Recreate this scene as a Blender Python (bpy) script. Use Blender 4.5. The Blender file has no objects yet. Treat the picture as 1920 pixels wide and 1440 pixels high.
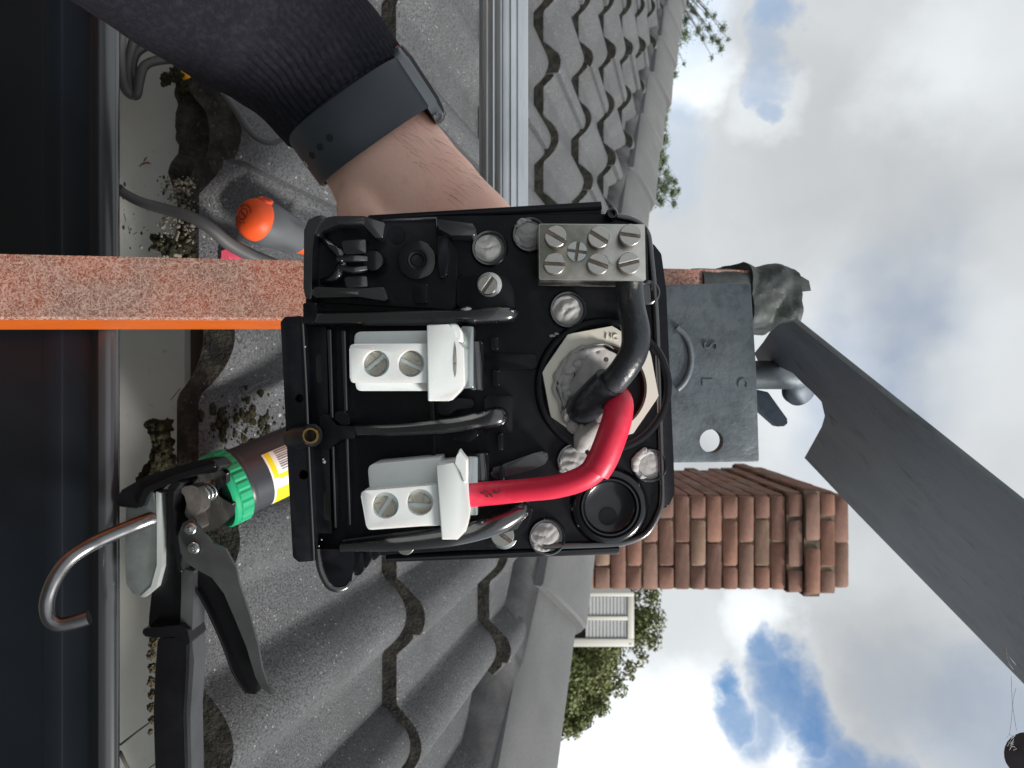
import bpy, bmesh, math, random
from mathutils import Vector, Matrix, noise
random.seed(7)
PI = math.pi
R = math.radians
scene = bpy.context.scene
COL = scene.collection
F = 1387.0                                   # focal length in photo pixels (photo 1920 x 1440)

# ------------------------------------------------------------------ camera
# the photo is stored turned a quarter turn: world up is picture right, world right is picture down
cam_d = bpy.data.cameras.new('camera')
cam_d.sensor_fit = 'HORIZONTAL'; cam_d.sensor_width = 36.0
cam_d.lens = 36.0 * F / 1920.0
cam_d.clip_start = 0.01; cam_d.clip_end = 800.0
cam_d.dof.use_dof = True; cam_d.dof.focus_distance = 0.29; cam_d.dof.aperture_fstop = 34.0
cam = bpy.data.objects.new('camera', cam_d); COL.objects.link(cam)
cam.matrix_world = Matrix(((0, -1, 0, 0), (0, 0, -1, 0), (1, 0, 0, 0), (0, 0, 0, 1)))
scene.camera = cam
scene.view_settings.view_transform = 'Standard'
scene.view_settings.look = 'None'
scene.view_settings.exposure = 0.2
scene.view_settings.gamma = 1.0
scene.view_settings.use_curve_mapping = False

SUN_EL, SUN_AZ = R(40), R(116)               # azimuth clockwise from +Y
def dirpx(px, py):
    return Vector(((py - 720) / F, 1.0, (px - 960) / F)).normalized()

# ------------------------------------------------------------------ sky
world = bpy.data.worlds.new('World'); scene.world = world; world.use_nodes = True
def build_sky():
    nt = world.node_tree; N = nt.nodes; L = nt.links; N.clear()
    out = N.new('ShaderNodeOutputWorld'); bg = N.new('ShaderNodeBackground'); L.new(bg.outputs[0], out.inputs[0])
    sky = N.new('ShaderNodeTexSky'); sky.sky_type = 'NISHITA'; sky.sun_disc = False
    sky.sun_elevation = SUN_EL; sky.sun_rotation = SUN_AZ; sky.ozone_density = 2.0; sky.air_density = 1.0; sky.dust_density = 0.5
    tc = N.new('ShaderNodeTexCoord')
    def math_n(op, a, b=None, clamp=False):
        m = N.new('ShaderNodeMath'); m.operation = op; m.use_clamp = clamp
        for i, v in enumerate((a, b)):
            if v is None: continue
            if isinstance(v, (int, float)): m.inputs[i].default_value = v
            else: L.new(v, m.inputs[i])
        return m.outputs[0]
    def vmath(op, a, b):
        m = N.new('ShaderNodeVectorMath'); m.operation = op
        for i, v in enumerate((a, b)):
            if isinstance(v, (tuple, Vector)): m.inputs[i].default_value = tuple(v)
            elif isinstance(v, (int, float)): m.inputs[3].default_value = v
            else: L.new(v, m.inputs[i])
        return m
    def noise_n(vec, scale, detail, rough=0.55, dist=0.0):
        n = N.new('ShaderNodeTexNoise'); n.inputs['Scale'].default_value = scale; n.inputs['Detail'].default_value = detail
        n.inputs['Roughness'].default_value = rough; n.inputs['Distortion'].default_value = dist
        L.new(vec, n.inputs['Vector']); return n
    d = tc.outputs['Generated']
    nz = noise_n(d, 6.0, 6, 0.6)
    off = vmath('SUBTRACT', nz.outputs['Color'], (0.5, 0.5, 0.5))
    offs = vmath('SCALE', off.outputs[0], 0.18)
    d2 = vmath('NORMALIZE', vmath('ADD', d, offs.outputs[0]).outputs[0], (0, 0, 0)).outputs[0]
    def blob(px, py, r, soft, amp):
        dt = vmath('DOT_PRODUCT', d2, dirpx(px, py)).outputs['Value']
        mr = N.new('ShaderNodeMapRange'); mr.interpolation_type = 'SMOOTHSTEP'
        L.new(dt, mr.inputs[0])
        mr.inputs[1].default_value = math.cos(math.atan((r + soft) / F)); mr.inputs[2].default_value = math.cos(math.atan(max(1, r - soft) / F))
        mr.inputs[3].default_value = 0; mr.inputs[4].default_value = amp
        return mr.outputs[0]
    def union(lst, op='MAXIMUM'):
        cur = None
        for b in lst:
            o = blob(*b); cur = o if cur is None else math_n(op, cur, o)
        return cur
    # gaps in the cloud (the photo's) and a general break-up that goes on round the whole sky
    gaps = union([(1338, 1292, 18, 26, 1), (1352, 1325, 16, 24, .9), (1436, 1258, 18, 32, 1), (1456, 1308, 32, 34, 1), (1505, 1345, 28, 30, 1), (1568, 1398, 28, 32, .95),
                  (1605, 1450, 44, 38, .9), (1412, 1352, 22, 30, .75), (1440, 178, 10, 28, .5), (1448, 140, 9, 30, .48), (1458, 100, 8, 30, .4), (1468, 62, 6, 30, .4), (1478, 18, 12, 32, .66), (1452, 210, 5, 18, .5),
                  (1290, 60, 34, 84, .34), (1262, 320, 24, 70, .24), (1262, 230, 16, 50, .32), (1850, 1355, 50, 110, .34), (1760, 1310, 30, 110, .18)])
    gen = noise_n(d, 1.7, 5, 0.5); mr = N.new('ShaderNodeMapRange'); mr.interpolation_type = 'SMOOTHSTEP'
    L.new(gen.outputs[0], mr.inputs[0]); mr.inputs[1].default_value = 0.62; mr.inputs[2].default_value = 0.78; mr.inputs[4].default_value = 0.7
    mask = math_n('MAXIMUM', gaps, mr.outputs[0])
    # wisps inside the gaps
    wn = noise_n(d2, 14.0, 5, 0.6); w2 = N.new('ShaderNodeMapRange'); L.new(wn.outputs[0], w2.inputs[0])
    w2.inputs[1].default_value = 0.35; w2.inputs[2].default_value = 0.62; w2.inputs[3].default_value = 1.0; w2.inputs[4].default_value = 0.78
    mask = math_n('MULTIPLY', mask, w2.outputs[0])
    # cloud brightness
    c1 = noise_n(d2, 2.6, 5, 0.42); c2 = N.new('ShaderNodeMapRange'); L.new(c1.outputs[0], c2.inputs[0])
    c2.inputs[1].default_value = 0.30; c2.inputs[2].default_value = 0.72; c2.inputs[3].default_value = 0.46; c2.inputs[4].default_value = 0.74
    bright = union([(1420, 1165, 40, 70, .28), (1180, 1400, 120, 120, .34), (1290, 1400, 80, 90, .32), (1480, 1400, 34, 40, .36), (1310, 130, 40, 60, .34),
                    (1310, 15, 40, 50, .3), (1440, 205, 30, 50, .16), (1830, 110, 90, 110, .14), (1480, 740, 60, 140, .2), (1420, 690, 60, 100, .15), (1260, 1150, 60, 90, .1)])
    dark = union([(1500, 290, 90, 160, .10), (1800, 380, 90, 150, .09), (1690, 1230, 70, 110, .12), (1330, 330, 60, 110, .06)])
    lum = math_n('SUBTRACT', math_n('ADD', c2.outputs[0], bright), dark)
    cc = N.new('ShaderNodeCombineColor')
    L.new(math_n('MULTIPLY', lum, 0.955), cc.inputs[0]); L.new(math_n('MULTIPLY', lum, 1.0), cc.inputs[1]); L.new(math_n('MULTIPLY', lum, 1.03), cc.inputs[2])
    sk = N.new('ShaderNodeMix'); sk.data_type = 'RGBA'; sk.blend_type = 'MULTIPLY'; sk.inputs[0].default_value = 1.0
    L.new(sky.outputs[0], sk.inputs[6]); sk.inputs[7].default_value = (SKY_K * .80, SKY_K * 1.0, SKY_K * 1.15, 1)
    mx = N.new('ShaderNodeMix'); mx.data_type = 'RGBA'
    L.new(mask, mx.inputs[0]); L.new(cc.outputs[0], mx.inputs[6]); L.new(sk.outputs[2], mx.inputs[7])
    L.new(mx.outputs[2], bg.inputs['Color']); bg.inputs['Strength'].default_value = 1.0
SKY_K = 0.105
build_sky()

sun_d = bpy.data.lights.new('sun', 'SUN'); sun_d.energy = 4.6; sun_d.angle = R(14); sun_d.color = (1.0, 0.96, 0.9)
sun = bpy.data.objects.new('sun', sun_d); COL.objects.link(sun)
to_sun = Vector((math.sin(SUN_AZ) * math.cos(SUN_EL), math.cos(SUN_AZ) * math.cos(SUN_EL), math.sin(SUN_EL)))
sun.rotation_euler = to_sun.to_track_quat('Z', 'Y').to_euler(); sun.location = (3, -3, 6)

# ------------------------------------------------------------------ materials
def mat(name, col, rough=0.5, metal=0.0, spec=0.5, var=None, bump=None, bump2=None, dirt=None, rvar=None, coat=0.0, sss=0.0, stretch=None):
    """var=(scale, colour2, lo, hi): noise mix; dirt the same, on top; bump=(scale, strength, metres)."""
    m = bpy.data.materials.new(name); m.use_nodes = True
    nt = m.node_tree; N = nt.nodes; L = nt.links; b = N['Principled BSDF']
    b.inputs['Base Color'].default_value = (*col, 1); b.inputs['Roughness'].default_value = rough; b.inputs['Metallic'].default_value = metal
    b.inputs['Specular IOR Level'].default_value = spec
    if coat: b.inputs['Coat Weight'].default_value = coat; b.inputs['Coat Roughness'].default_value = 0.08
    if sss: b.inputs['Subsurface Weight'].default_value = sss; b.inputs['Subsurface Radius'].default_value = (1, .35, .2); b.inputs['Subsurface Scale'].default_value = 0.004
    tc = N.new('ShaderNodeTexCoord'); oi = N.new('ShaderNodeObjectInfo')
    add = N.new('ShaderNodeVectorMath'); add.operation = 'MULTIPLY_ADD'
    cmb = N.new('ShaderNodeCombineXYZ')
    for i in range(3): L.new(oi.outputs['Random'], cmb.inputs[i])
    L.new(cmb.outputs[0], add.inputs[0]); add.inputs[1].default_value = (3.7, 5.1, 4.3); L.new(tc.outputs['Object'], add.inputs[2])
    vec = add.outputs[0]
    if stretch:
        mp = N.new('ShaderNodeMapping'); mp.inputs['Scale'].default_value = stretch; L.new(vec, mp.inputs[0]); vec = mp.outputs[0]
    def nz(scale, detail=6, rough_=0.6, dist=0.0):
        n = N.new('ShaderNodeTexNoise'); n.inputs['Scale'].default_value = scale; n.inputs['Detail'].default_value = detail
        n.inputs['Roughness'].default_value = rough_; n.inputs['Distortion'].default_value = dist; L.new(vec, n.inputs['Vector']); return n.outputs[0]
    cur = None
    for v in (var, dirt):
        if not v: continue
        for (sc, c2, lo, hi) in (v if isinstance(v, list) else [v]):
            mr = N.new('ShaderNodeMapRange'); L.new(nz(sc), mr.inputs[0]); mr.inputs[1].default_value = lo; mr.inputs[2].default_value = hi
            mx = N.new('ShaderNodeMix'); mx.data_type = 'RGBA'; L.new(mr.outputs[0], mx.inputs[0])
            if cur is None: mx.inputs[6].default_value = (*col, 1)
            else: L.new(cur, mx.inputs[6])
            mx.inputs[7].default_value = (*c2, 1); cur = mx.outputs[2]
    if cur is not None: L.new(cur, b.inputs['Base Color'])
    if rvar:
        mr = N.new('ShaderNodeMapRange'); L.new(nz(rvar[0]), mr.inputs[0]); mr.inputs[1].default_value = .35; mr.inputs[2].default_value = .65
        mr.inputs[3].default_value = rvar[1]; mr.inputs[4].default_value = rvar[2]; L.new(mr.outputs[0], b.inputs['Roughness'])
    nrm = None
    for bp in (bump, bump2):
        if not bp: continue
        bn = N.new('ShaderNodeBump'); bn.inputs['Strength'].default_value = bp[1]; bn.inputs['Distance'].default_value = bp[2]
        L.new(nz(bp[0], 4), bn.inputs['Height'])
        if nrm: L.new(nrm, bn.inputs['Normal'])
        nrm = bn.outputs[0]
    if nrm: L.new(nrm, b.inputs['Normal'])
    m.diffuse_color = (*col, 1)
    return m

def nodes_of(m): return m.node_tree.nodes, m.node_tree.links, m.node_tree.nodes['Principled BSDF']

M = {}
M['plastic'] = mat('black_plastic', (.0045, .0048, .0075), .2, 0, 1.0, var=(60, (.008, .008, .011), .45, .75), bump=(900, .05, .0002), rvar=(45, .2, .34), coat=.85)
M['plastic_mid'] = mat('black_plastic_mid', (.0045, .0048, .0075), .22, 0, .45, bump=(900, .06, .0002), coat=.3)
M['plastic_satin'] = mat('black_plastic_satin', (.0055, .0058, .0088), .40, 0, .24, var=(150, (.014, .014, .017), .5, .8), bump=(1500, .15, .0002))  # duller copy of the same plastic, stands in for a dark reflection
M['nylon'] = mat('white_nylon', (.72, .75, .75), .42, 0, .45, var=(55, (.62, .66, .66), .5, .85), bump=(700, .05, .0003), sss=.25)
M['nickel'] = mat('nickel', (.62, .61, .57), .42, 1, .5, var=(160, (.48, .47, .44), .45, .75), bump=(1800, .12, .0002), rvar=(120, .25, .45))
M['screw'] = mat('zinc_screw', (.48, .47, .445), .27, 1, .5, var=(260, (.42, .41, .38), .5, .8), bump=(1300, .12, .0002))
M['old_screw'] = mat('dull_screw', (.50, .48, .42), .42, 0.75, .5, var=(420, (.22, .20, .17), .52, .72), bump=(1300, .3, .0003))
M['slot'] = mat('screw_slot', (.17, .15, .13), .45, .8, .5, var=(500, (.3, .22, .17), .5, .7))
M['clear'] = mat('translucent_washer', (.42, .44, .44), .35, 0, .5)
M['brass'] = mat('brass', (.72, .50, .20), .25, 1, .5, var=(300, (.5, .33, .12), .5, .8))
M['putty'] = mat('grey_putty', (.40, .395, .39), .72, 0, .25, var=(140, (.35, .345, .34), .45, .75), bump=(500, .25, .0006), bump2=(120, .3, .0014))
M['cream'] = mat('cream_nut', (.70, .67, .60), .45, 0, .4, var=(45, (.58, .52, .42), .58, .8), bump=(900, .06, .0002))
M['bore'] = mat('brown_bore', (.05, .028, .022), .3, 0, .4)
M['red'] = mat('red_insulation', (.62, .020, .055), .38, 0, .42, var=(90, (.72, .06, .10), .5, .8), dirt=(230, (.40, .012, .03), .7, .85), bump=(600, .12, .0004))
M['black_ins'] = mat('black_insulation', (.018, .021, .027), .34, 0, .5, var=[(70, (.06, .062, .07), .52, .8), (260, (.10, .10, .105), .64, .8)], bump=(420, .4, .0008))
M['skin'] = mat('skin', (.76, .49, .40), .46, 0, .35, var=[(28, (.74, .40, .33), .45, .75), (120, (.62, .36, .28), .58, .85)], bump=(520, .22, .0006), bump2=(60, .2, .002), sss=.22)
M['hair'] = mat('hair', (.17, .10, .06), .5)
M['knit'] = mat('navy_knit', (.0105, .0105, .016), .9, 0, .15, var=(420, (.022, .022, .029), .45, .75), bump=(1500, .6, .0008))
M['silicone'] = mat('watch_band_silicone', (.036, .044, .055), .46, 0, .42, bump=(1600, .05, .0001))
M['glass_black'] = mat('watch_glass', (.006, .006, .008), .05, 0, .5)
M['case'] = mat('watch_case', (.16, .17, .18), .25, 1, .5)
M['steel'] = mat('galvanised_steel', (.112, .138, .160), .5, .15, .45, var=[(22, (.155, .18, .20), .4, .7), (150, (.052, .062, .072), .5, .8)], dirt=(9, (.085, .075, .085), .62, .8), bump=(120, .4, .0014), bump2=(900, .25, .0005))
M['steel_dark'] = mat('weathered_steel', (.078, .104, .142), .5, .15, .45, var=[(16, (.118, .145, .178), .4, .7), (120, (.062, .08, .106), .55, .8)], dirt=[(30, (.09, .068, .07), .64, .82), (55, (.022, .028, .036), .6, .72)], bump=(55, .2, .0012), bump2=(700, .15, .0004))
def scratch(m, scale, stretch, col, lo, hi):
    N, L, b = nodes_of(m); src = b.inputs['Base Color'].links[0].from_socket
    tc = N.new('ShaderNodeTexCoord'); mp = N.new('ShaderNodeMapping'); mp.inputs['Rotation'].default_value = (0, .75, .3); mp.inputs['Scale'].default_value = stretch; L.new(tc.outputs['Object'], mp.inputs[0])
    n = N.new('ShaderNodeTexNoise'); n.inputs['Scale'].default_value = scale; n.inputs['Detail'].default_value = 8; n.inputs['Roughness'].default_value = .7; n.inputs['Distortion'].default_value = .6; L.new(mp.outputs[0], n.inputs['Vector'])
    r = N.new('ShaderNodeMapRange'); L.new(n.outputs[0], r.inputs[0]); r.inputs[1].default_value = lo; r.inputs[2].default_value = hi
    mx = N.new('ShaderNodeMix'); mx.data_type = 'RGBA'; L.new(r.outputs[0], mx.inputs[0]); L.new(src, mx.inputs[6]); mx.inputs[7].default_value = (*col, 1); L.new(mx.outputs[2], b.inputs['Base Color'])
scratch(M['steel_dark'], 14, (1, 1, 1), (.042, .055, .076), .52, .68)
scratch(M['steel'], 12, (1, 1, 1), (.07, .082, .095), .5, .68)
M['skylit_edge'] = mat('skylit_steel_edge', (.24, .28, .30), .45, .3, .5, var=(60, (.15, .18, .20), .45, .7))  # brace steel lightened, skylight on its edge put into the colour
M['alu'] = mat('aluminium', (.62, .65, .68), .36, 1, .5, var=(70, (.50, .53, .55), .45, .75), dirt=(40, (.36, .35, .33), .66, .8), bump=(500, .15, .0004), stretch=(.25, 1, 1))
M['tape'] = mat('grey_tape', (.042, .049, .049), .55, 0, .35, var=(60, (.085, .098, .094), .45, .75), bump=(230, .4, .001))
M['orange_frp'] = mat('orange_fibreglass', (.60, .115, .010), .48, 0, .35, var=[(40, (.50, .10, .012), .45, .7), (160, (.30, .09, .03), .58, .75)])
M['gutter_out'] = mat('black_gutter_paint', (.0055, .0085, .0135), .34, 0, .42, var=(14, (.008, .011, .016), .4, .7), bump=(220, .06, .0006))
M['gutter_lip'] = mat('gutter_lip_sheen', (.034, .037, .042), .26, 0, .8, coat=.4)  # same black paint, its sky sheen put into a paler base colour
M['gutter_in'] = mat('grey_gutter_inside', (.50, .51, .49), .5, 0, .35, var=[(9, (.56, .57, .55), .4, .7)], dirt=(70, (.13, .125, .115), .62, .85))
M['mortar'] = mat('dark_mortar', (.036, .034, .030), .95, 0, .1, var=[(70, (.085, .08, .068), .42, .7), (400, (.2, .185, .15), .6, .76)], bump=(260, .9, .004), bump2=(900, .6, .0015))
M['moss'] = mat('moss', (.022, .022, .014), .95, 0, .1, var=[(240, (.055, .05, .026), .45, .7), (520, (.16, .15, .10), .7, .8)], bump=(500, .9, .003))
M['grain'] = mat('sand_grains', (.20, .18, .145), .8, 0, .2, var=(30, (.07, .065, .055), .35, .65))
M['pointing'] = mat('hip_pointing', (.072, .072, .076), .85, 0, .2, var=[(14, (.12, .12, .122), .4, .7)], bump=(180, .35, .002))
M['gun_black'] = mat('gun_black_paint', (.005, .005, .0065), .24, 0, .28, dirt=(420, (.12, .12, .12), .74, .8), rvar=(50, .2, .4))
M['gun_grey'] = mat('gun_trigger_paint', (.075, .078, .082), .38, .3, .5, var=(40, (.05, .052, .055), .4, .7))
M['chrome'] = mat('plated_steel', (.50, .53, .53), .27, 1, .5, var=(40, (.40, .43, .43), .4, .7), bump=(300, .05, .0005))
M['plate_rim'] = mat('zinc_plate_rim', (.62, .66, .65), .4, .5, .5)
M['zincplate'] = mat('zinc_plate', (.24, .27, .27), .38, .8, .5, var=(60, (.34, .37, .365), .4, .7))
M['rod'] = mat('rod_steel', (.24, .24, .25), .3, 1, .5, var=(90, (.16, .155, .16), .45, .75))
M['cast'] = mat('cast_metal', (.30, .27, .25), .42, .8, .5, var=(160, (.2, .18, .165), .4, .7), bump=(500, .3, .0006))
M['green'] = mat('green_plastic', (.010, .30, .135), .36, 0, .45, var=(30, (.015, .36, .17), .4, .7))
M['cartridge'] = mat('cartridge_plastic', (.035, .038, .046), .36, 0, .45)
M['label_white'] = mat('label_white', (.78, .78, .74), .4)
M['label_yellow'] = mat('label_yellow', (.84, .66, .012), .4)
M['label_ink'] = mat('label_ink', (.18, .18, .20), .5)
M['orange_grip'] = mat('orange_rubber', (.84, .105, .022), .48, 0, .4, var=(60, (.78, .085, .016), .4, .7))
M['grey_grip'] = mat('grey_rubber', (.085, .091, .10), .55, 0, .35)
M['ink'] = mat('black_ink', (.03, .012, .01), .6)
M['conduit'] = mat('dark_cable_sheath', (.06, .062, .065), .55, 0, .35, var=(30, (.08, .08, .08), .4, .7))
M['pink'] = mat('pink_plastic', (.85, .11, .19), .45)
M['yellow'] = mat('yellow_plastic', (.9, .40, .012), .45)
M['white_paint'] = mat('white_painted_metal', (.66, .65, .60), .5)
M['slat'] = mat('grey_louvre', (.46, .48, .49), .5)
M['dark'] = mat('dark_inside', (.012, .012, .012), .8)
M['render'] = mat('rendered_wall', (.42, .40, .36), .85, bump=(60, .3, .003))
M['grass'] = mat('ground_cover', (.05, .056, .05), .95, 0, .1, var=(1.2, (.085, .088, .085), .4, .7))
M['bark'] = mat('bark', (.10, .08, .06), .9, 0, .1, bump=(12, .6, .02))
M['leaf_dark'] = mat('leaf_dark_green', (.115, .145, .05), .6, 0, .3, var=(.8, (.18, .19, .075), .35, .65))
M['leaf_grey'] = mat('leaf_grey_green', (.10, .14, .075), .6, 0, .3, var=(.8, (.15, .19, .11), .35, .65))
M['flake'] = mat('pale_flake', (.5, .49, .46), .8)
M['red_leaf'] = mat('dry_red_leaf', (.16, .04, .035), .8)
M['debris'] = mat('dark_debris', (.05, .045, .035), .9)
M['far_tile'] = mat('far_roof_tile', (.13, .10, .085), .85, var=(3, (.17, .13, .11), .4, .7))
M['web'] = mat('cobweb', (.5, .5, .5), .7)

def speckle(m, size, amount, col):
    """small pale grains on a concrete face"""
    N, L, b = nodes_of(m)
    src = b.inputs['Base Color'].links[0].from_socket
    tc = N.new('ShaderNodeTexCoord'); v = N.new('ShaderNodeTexVoronoi'); v.inputs['Scale'].default_value = size; L.new(tc.outputs['Object'], v.inputs['Vector'])
    v.inputs['Randomness'].default_value = 1
    lt = N.new('ShaderNodeMath'); lt.operation = 'LESS_THAN'; L.new(v.outputs['Distance'], lt.inputs[0]); lt.inputs[1].default_value = .22
    sp = N.new('ShaderNodeSeparateColor'); L.new(v.outputs['Color'], sp.inputs[0])
    gt = N.new('ShaderNodeMath'); gt.operation = 'GREATER_THAN'; L.new(sp.outputs[0], gt.inputs[0]); gt.inputs[1].default_value = 1 - amount
    mu = N.new('ShaderNodeMath'); mu.operation = 'MULTIPLY'; L.new(lt.outputs[0], mu.inputs[0]); L.new(gt.outputs[0], mu.inputs[1])
    mx = N.new('ShaderNodeMix'); mx.data_type = 'RGBA'; L.new(mu.outputs[0], mx.inputs[0]); L.new(src, mx.inputs[6]); mx.inputs[7].default_value = (*col, 1)
    L.new(mx.outputs[2], b.inputs['Base Color'])
M['tile'] = mat('concrete_tile', (.092, .096, .103), .7, 0, .28,
                var=[(5, (.128, .132, .14), .38, .68), (420, (.036, .038, .041), .46, .62), (9, (.062, .064, .067), .50, .78), (800, (.27, .27, .27), .57, .70), (150, (.08, .082, .085), .58, .74)],
                bump=(620, .9, .002), bump2=(300, .35, .0016))
speckle(M['tile'], 240, .10, (.34, .34, .335))
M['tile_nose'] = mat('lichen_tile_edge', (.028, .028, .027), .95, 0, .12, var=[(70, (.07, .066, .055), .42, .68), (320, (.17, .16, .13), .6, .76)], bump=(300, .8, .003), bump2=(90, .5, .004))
M['cap'] = mat('concrete_hip_cap', (.135, .138, .142), .78, 0, .25, var=[(6, (.175, .177, .18), .4, .7), (350, (.12, .12, .122), .5, .7)], bump=(600, .4, .0014))

def brick_mat():
    m = mat('clay_brick', (.26, .12, .085), .85, 0, .2, bump=(90, .5, .004))
    N, L, b = nodes_of(m); oi = N.new('ShaderNodeObjectInfo'); cr = N.new('ShaderNodeValToRGB'); cr.color_ramp.interpolation = 'LINEAR'
    e = cr.color_ramp.elements; e[0].position = 0; e[0].color = (.255, .135, .10, 1); e[1].position = 1; e[1].color = (.245, .165, .122, 1)
    for p, c in ((.35, (.225, .125, .098, 1)), (.6, (.205, .12, .098, 1)), (.86, (.225, .142, .11, 1))):
        x = e.new(p); x.color = c
    L.new(oi.outputs['Random'], cr.inputs[0])
    tc = N.new('ShaderNodeTexCoord'); n = N.new('ShaderNodeTexNoise'); n.inputs['Scale'].default_value = 14; n.inputs['Detail'].default_value = 6; L.new(tc.outputs['Object'], n.inputs['Vector'])
    mr = N.new('ShaderNodeMapRange'); L.new(n.outputs[0], mr.inputs[0]); mr.inputs[1].default_value = .3; mr.inputs[2].default_value = .7; mr.inputs[3].default_value = .75; mr.inputs[4].default_value = 1.2
    mx = N.new('ShaderNodeMix'); mx.data_type = 'RGBA'; mx.blend_type = 'MULTIPLY'; mx.inputs[0].default_value = 1
    L.new(cr.outputs[0], mx.inputs[6]); L.new(mr.outputs[0], mx.inputs[7]); L.new(mx.outputs[2], b.inputs['Base Color'])
    return m
M['brick'] = brick_mat()
M['joint'] = mat('mortar_joint', (.20, .165, .13), .9, 0, .1, var=(7, (.045, .04, .034), .45, .62), bump=(80, .5, .004))

def fibre_mat():
    """weathered fibreglass: pale curled fibres over a brown-red resin"""
    m = mat('weathered_fibreglass', (.30, .085, .05), .62, 0, .3, bump=(500, .4, .0008))
    N, L, b = nodes_of(m)
    tc = N.new('ShaderNodeTexCoord')
    def lines(scale, dist, width, seed):
        mp = N.new('ShaderNodeMapping'); mp.inputs['Location'].default_value = (seed, seed * 2, 0); L.new(tc.outputs['Object'], mp.inputs[0])
        n = N.new('ShaderNodeTexNoise'); n.inputs['Scale'].default_value = scale; n.inputs['Detail'].default_value = 1.2; n.inputs['Distortion'].default_value = dist; L.new(mp.outputs[0], n.inputs['Vector'])
        s = N.new('ShaderNodeMath'); s.operation = 'SUBTRACT'; L.new(n.outputs[0], s.inputs[0]); s.inputs[1].default_value = .5
        a = N.new('ShaderNodeMath'); a.operation = 'ABSOLUTE'; L.new(s.outputs[0], a.inputs[0])
        r = N.new('ShaderNodeMapRange'); L.new(a.outputs[0], r.inputs[0]); r.inputs[1].default_value = 0; r.inputs[2].default_value = width; r.inputs[3].default_value = 1; r.inputs[4].default_value = 0
        return r.outputs[0]
    cur = None
    for i, (sc, di, w) in enumerate(((105, 2.6, .024), (150, 2.2, .030), (210, 2.4, .034), (80, 3.0, .018), (260, 2.0, .03))):
        o = lines(sc, di, w, i * 1.7)
        if cur is None: cur = o
        else:
            mxm = N.new('ShaderNodeMath'); mxm.operation = 'MAXIMUM'; L.new(cur, mxm.inputs[0]); L.new(o, mxm.inputs[1]); cur = mxm.outputs[0]
    n = N.new('ShaderNodeTexNoise'); n.inputs['Scale'].default_value = 26; n.inputs['Detail'].default_value = 5; L.new(tc.outputs['Object'], n.inputs['Vector'])
    cr = N.new('ShaderNodeValToRGB'); e = cr.color_ramp.elements; e[0].position = .36; e[0].color = (.15, .07, .052, 1); e[1].position = .62; e[1].color = (.24, .058, .028, 1); L.new(n.outputs[0], cr.inputs[0])
    mx = N.new('ShaderNodeMix'); mx.data_type = 'RGBA'; L.new(cr.outputs[0], mx.inputs[6]); mx.inputs[7].default_value = (.53, .39, .33, 1)
    mu = N.new('ShaderNodeMath'); mu.operation = 'MULTIPLY'; L.new(cur, mu.inputs[0]); mu.inputs[1].default_value = .72; L.new(mu.outputs[0], mx.inputs[0])
    L.new(mx.outputs[2], b.inputs['Base Color'])
    return m
M['fibre'] = fibre_mat()

# ------------------------------------------------------------------ helpers
def P(px, py, Z):
    """the point at depth Z metres seen at photo pixel (px, py)"""
    return Vector(((py - 720) / F * Z, Z, (px - 960) / F * Z))

def thing(name, label, cat, loc=(0, 0, 0), group=None, kind=None):
    o = bpy.data.objects.new(name, None); COL.objects.link(o); o.location = loc; o.empty_display_size = .02
    o['label'] = label; o['category'] = cat
    if group: o['group'] = group
    if kind: o['kind'] = kind
    return o
def tag(o, label, cat, group=None):
    o['label'] = label; o['category'] = cat
    if group: o['group'] = group
    return o
def attach(o, parent):
    if parent is None: return o
    o.parent = parent
    if parent.type == 'EMPTY': o.matrix_parent_inverse = Matrix.Translation(-Vector(parent.location))
    return o
def obj(name, bm, m, parent=None, smooth=40, mats=None):
    me = bpy.data.meshes.new(name)
    if isinstance(bm, bmesh.types.BMesh):
        bm.to_mesh(me); bm.free()
    else: me.from_pydata(*bm)
    for mm in (mats or [m]): me.materials.append(mm)
    if smooth is not None and len(me.polygons):
        me.polygons.foreach_set('use_smooth', [True] * len(me.polygons))
        if smooth < 180: me.set_sharp_from_angle(angle=R(smooth))
    me.update()
    o = bpy.data.objects.new(name, me); COL.objects.link(o); attach(o, parent); return o
def inst(src, parent, M4=None, name=None):
    o = src.copy(); COL.objects.link(o)
    if parent is not None: attach(o, parent)
    if M4 is not None: o.matrix_basis = M4
    return o

def roundpoly(pts, r, n=5):
    """round the corners of a polygon; r a number or a list, in the polygon's units"""
    out = []; k = len(pts)
    for i in range(k):
        p0, p1, p2 = Vector(pts[i - 1]), Vector(pts[i]), Vector(pts[(i + 1) % k])
        ri = r[i] if isinstance(r, (list, tuple)) else r
        a = p0 - p1; b = p2 - p1; la, lb = a.length, b.length
        if ri <= 0 or la < 1e-9 or lb < 1e-9: out.append(tuple(p1)); continue
        a /= la; b /= lb
        ang = a.angle(b)
        if ang > R(176): out.append(tuple(p1)); continue
        t = min(ri / math.tan(ang / 2), la * .48, lb * .48)
        s, e = p1 + a * t, p1 + b * t
        for j in range(n + 1):
            u = j / n; out.append(tuple(s.lerp(p1, u).lerp(p1.lerp(e, u), u)))
    return out

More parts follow.
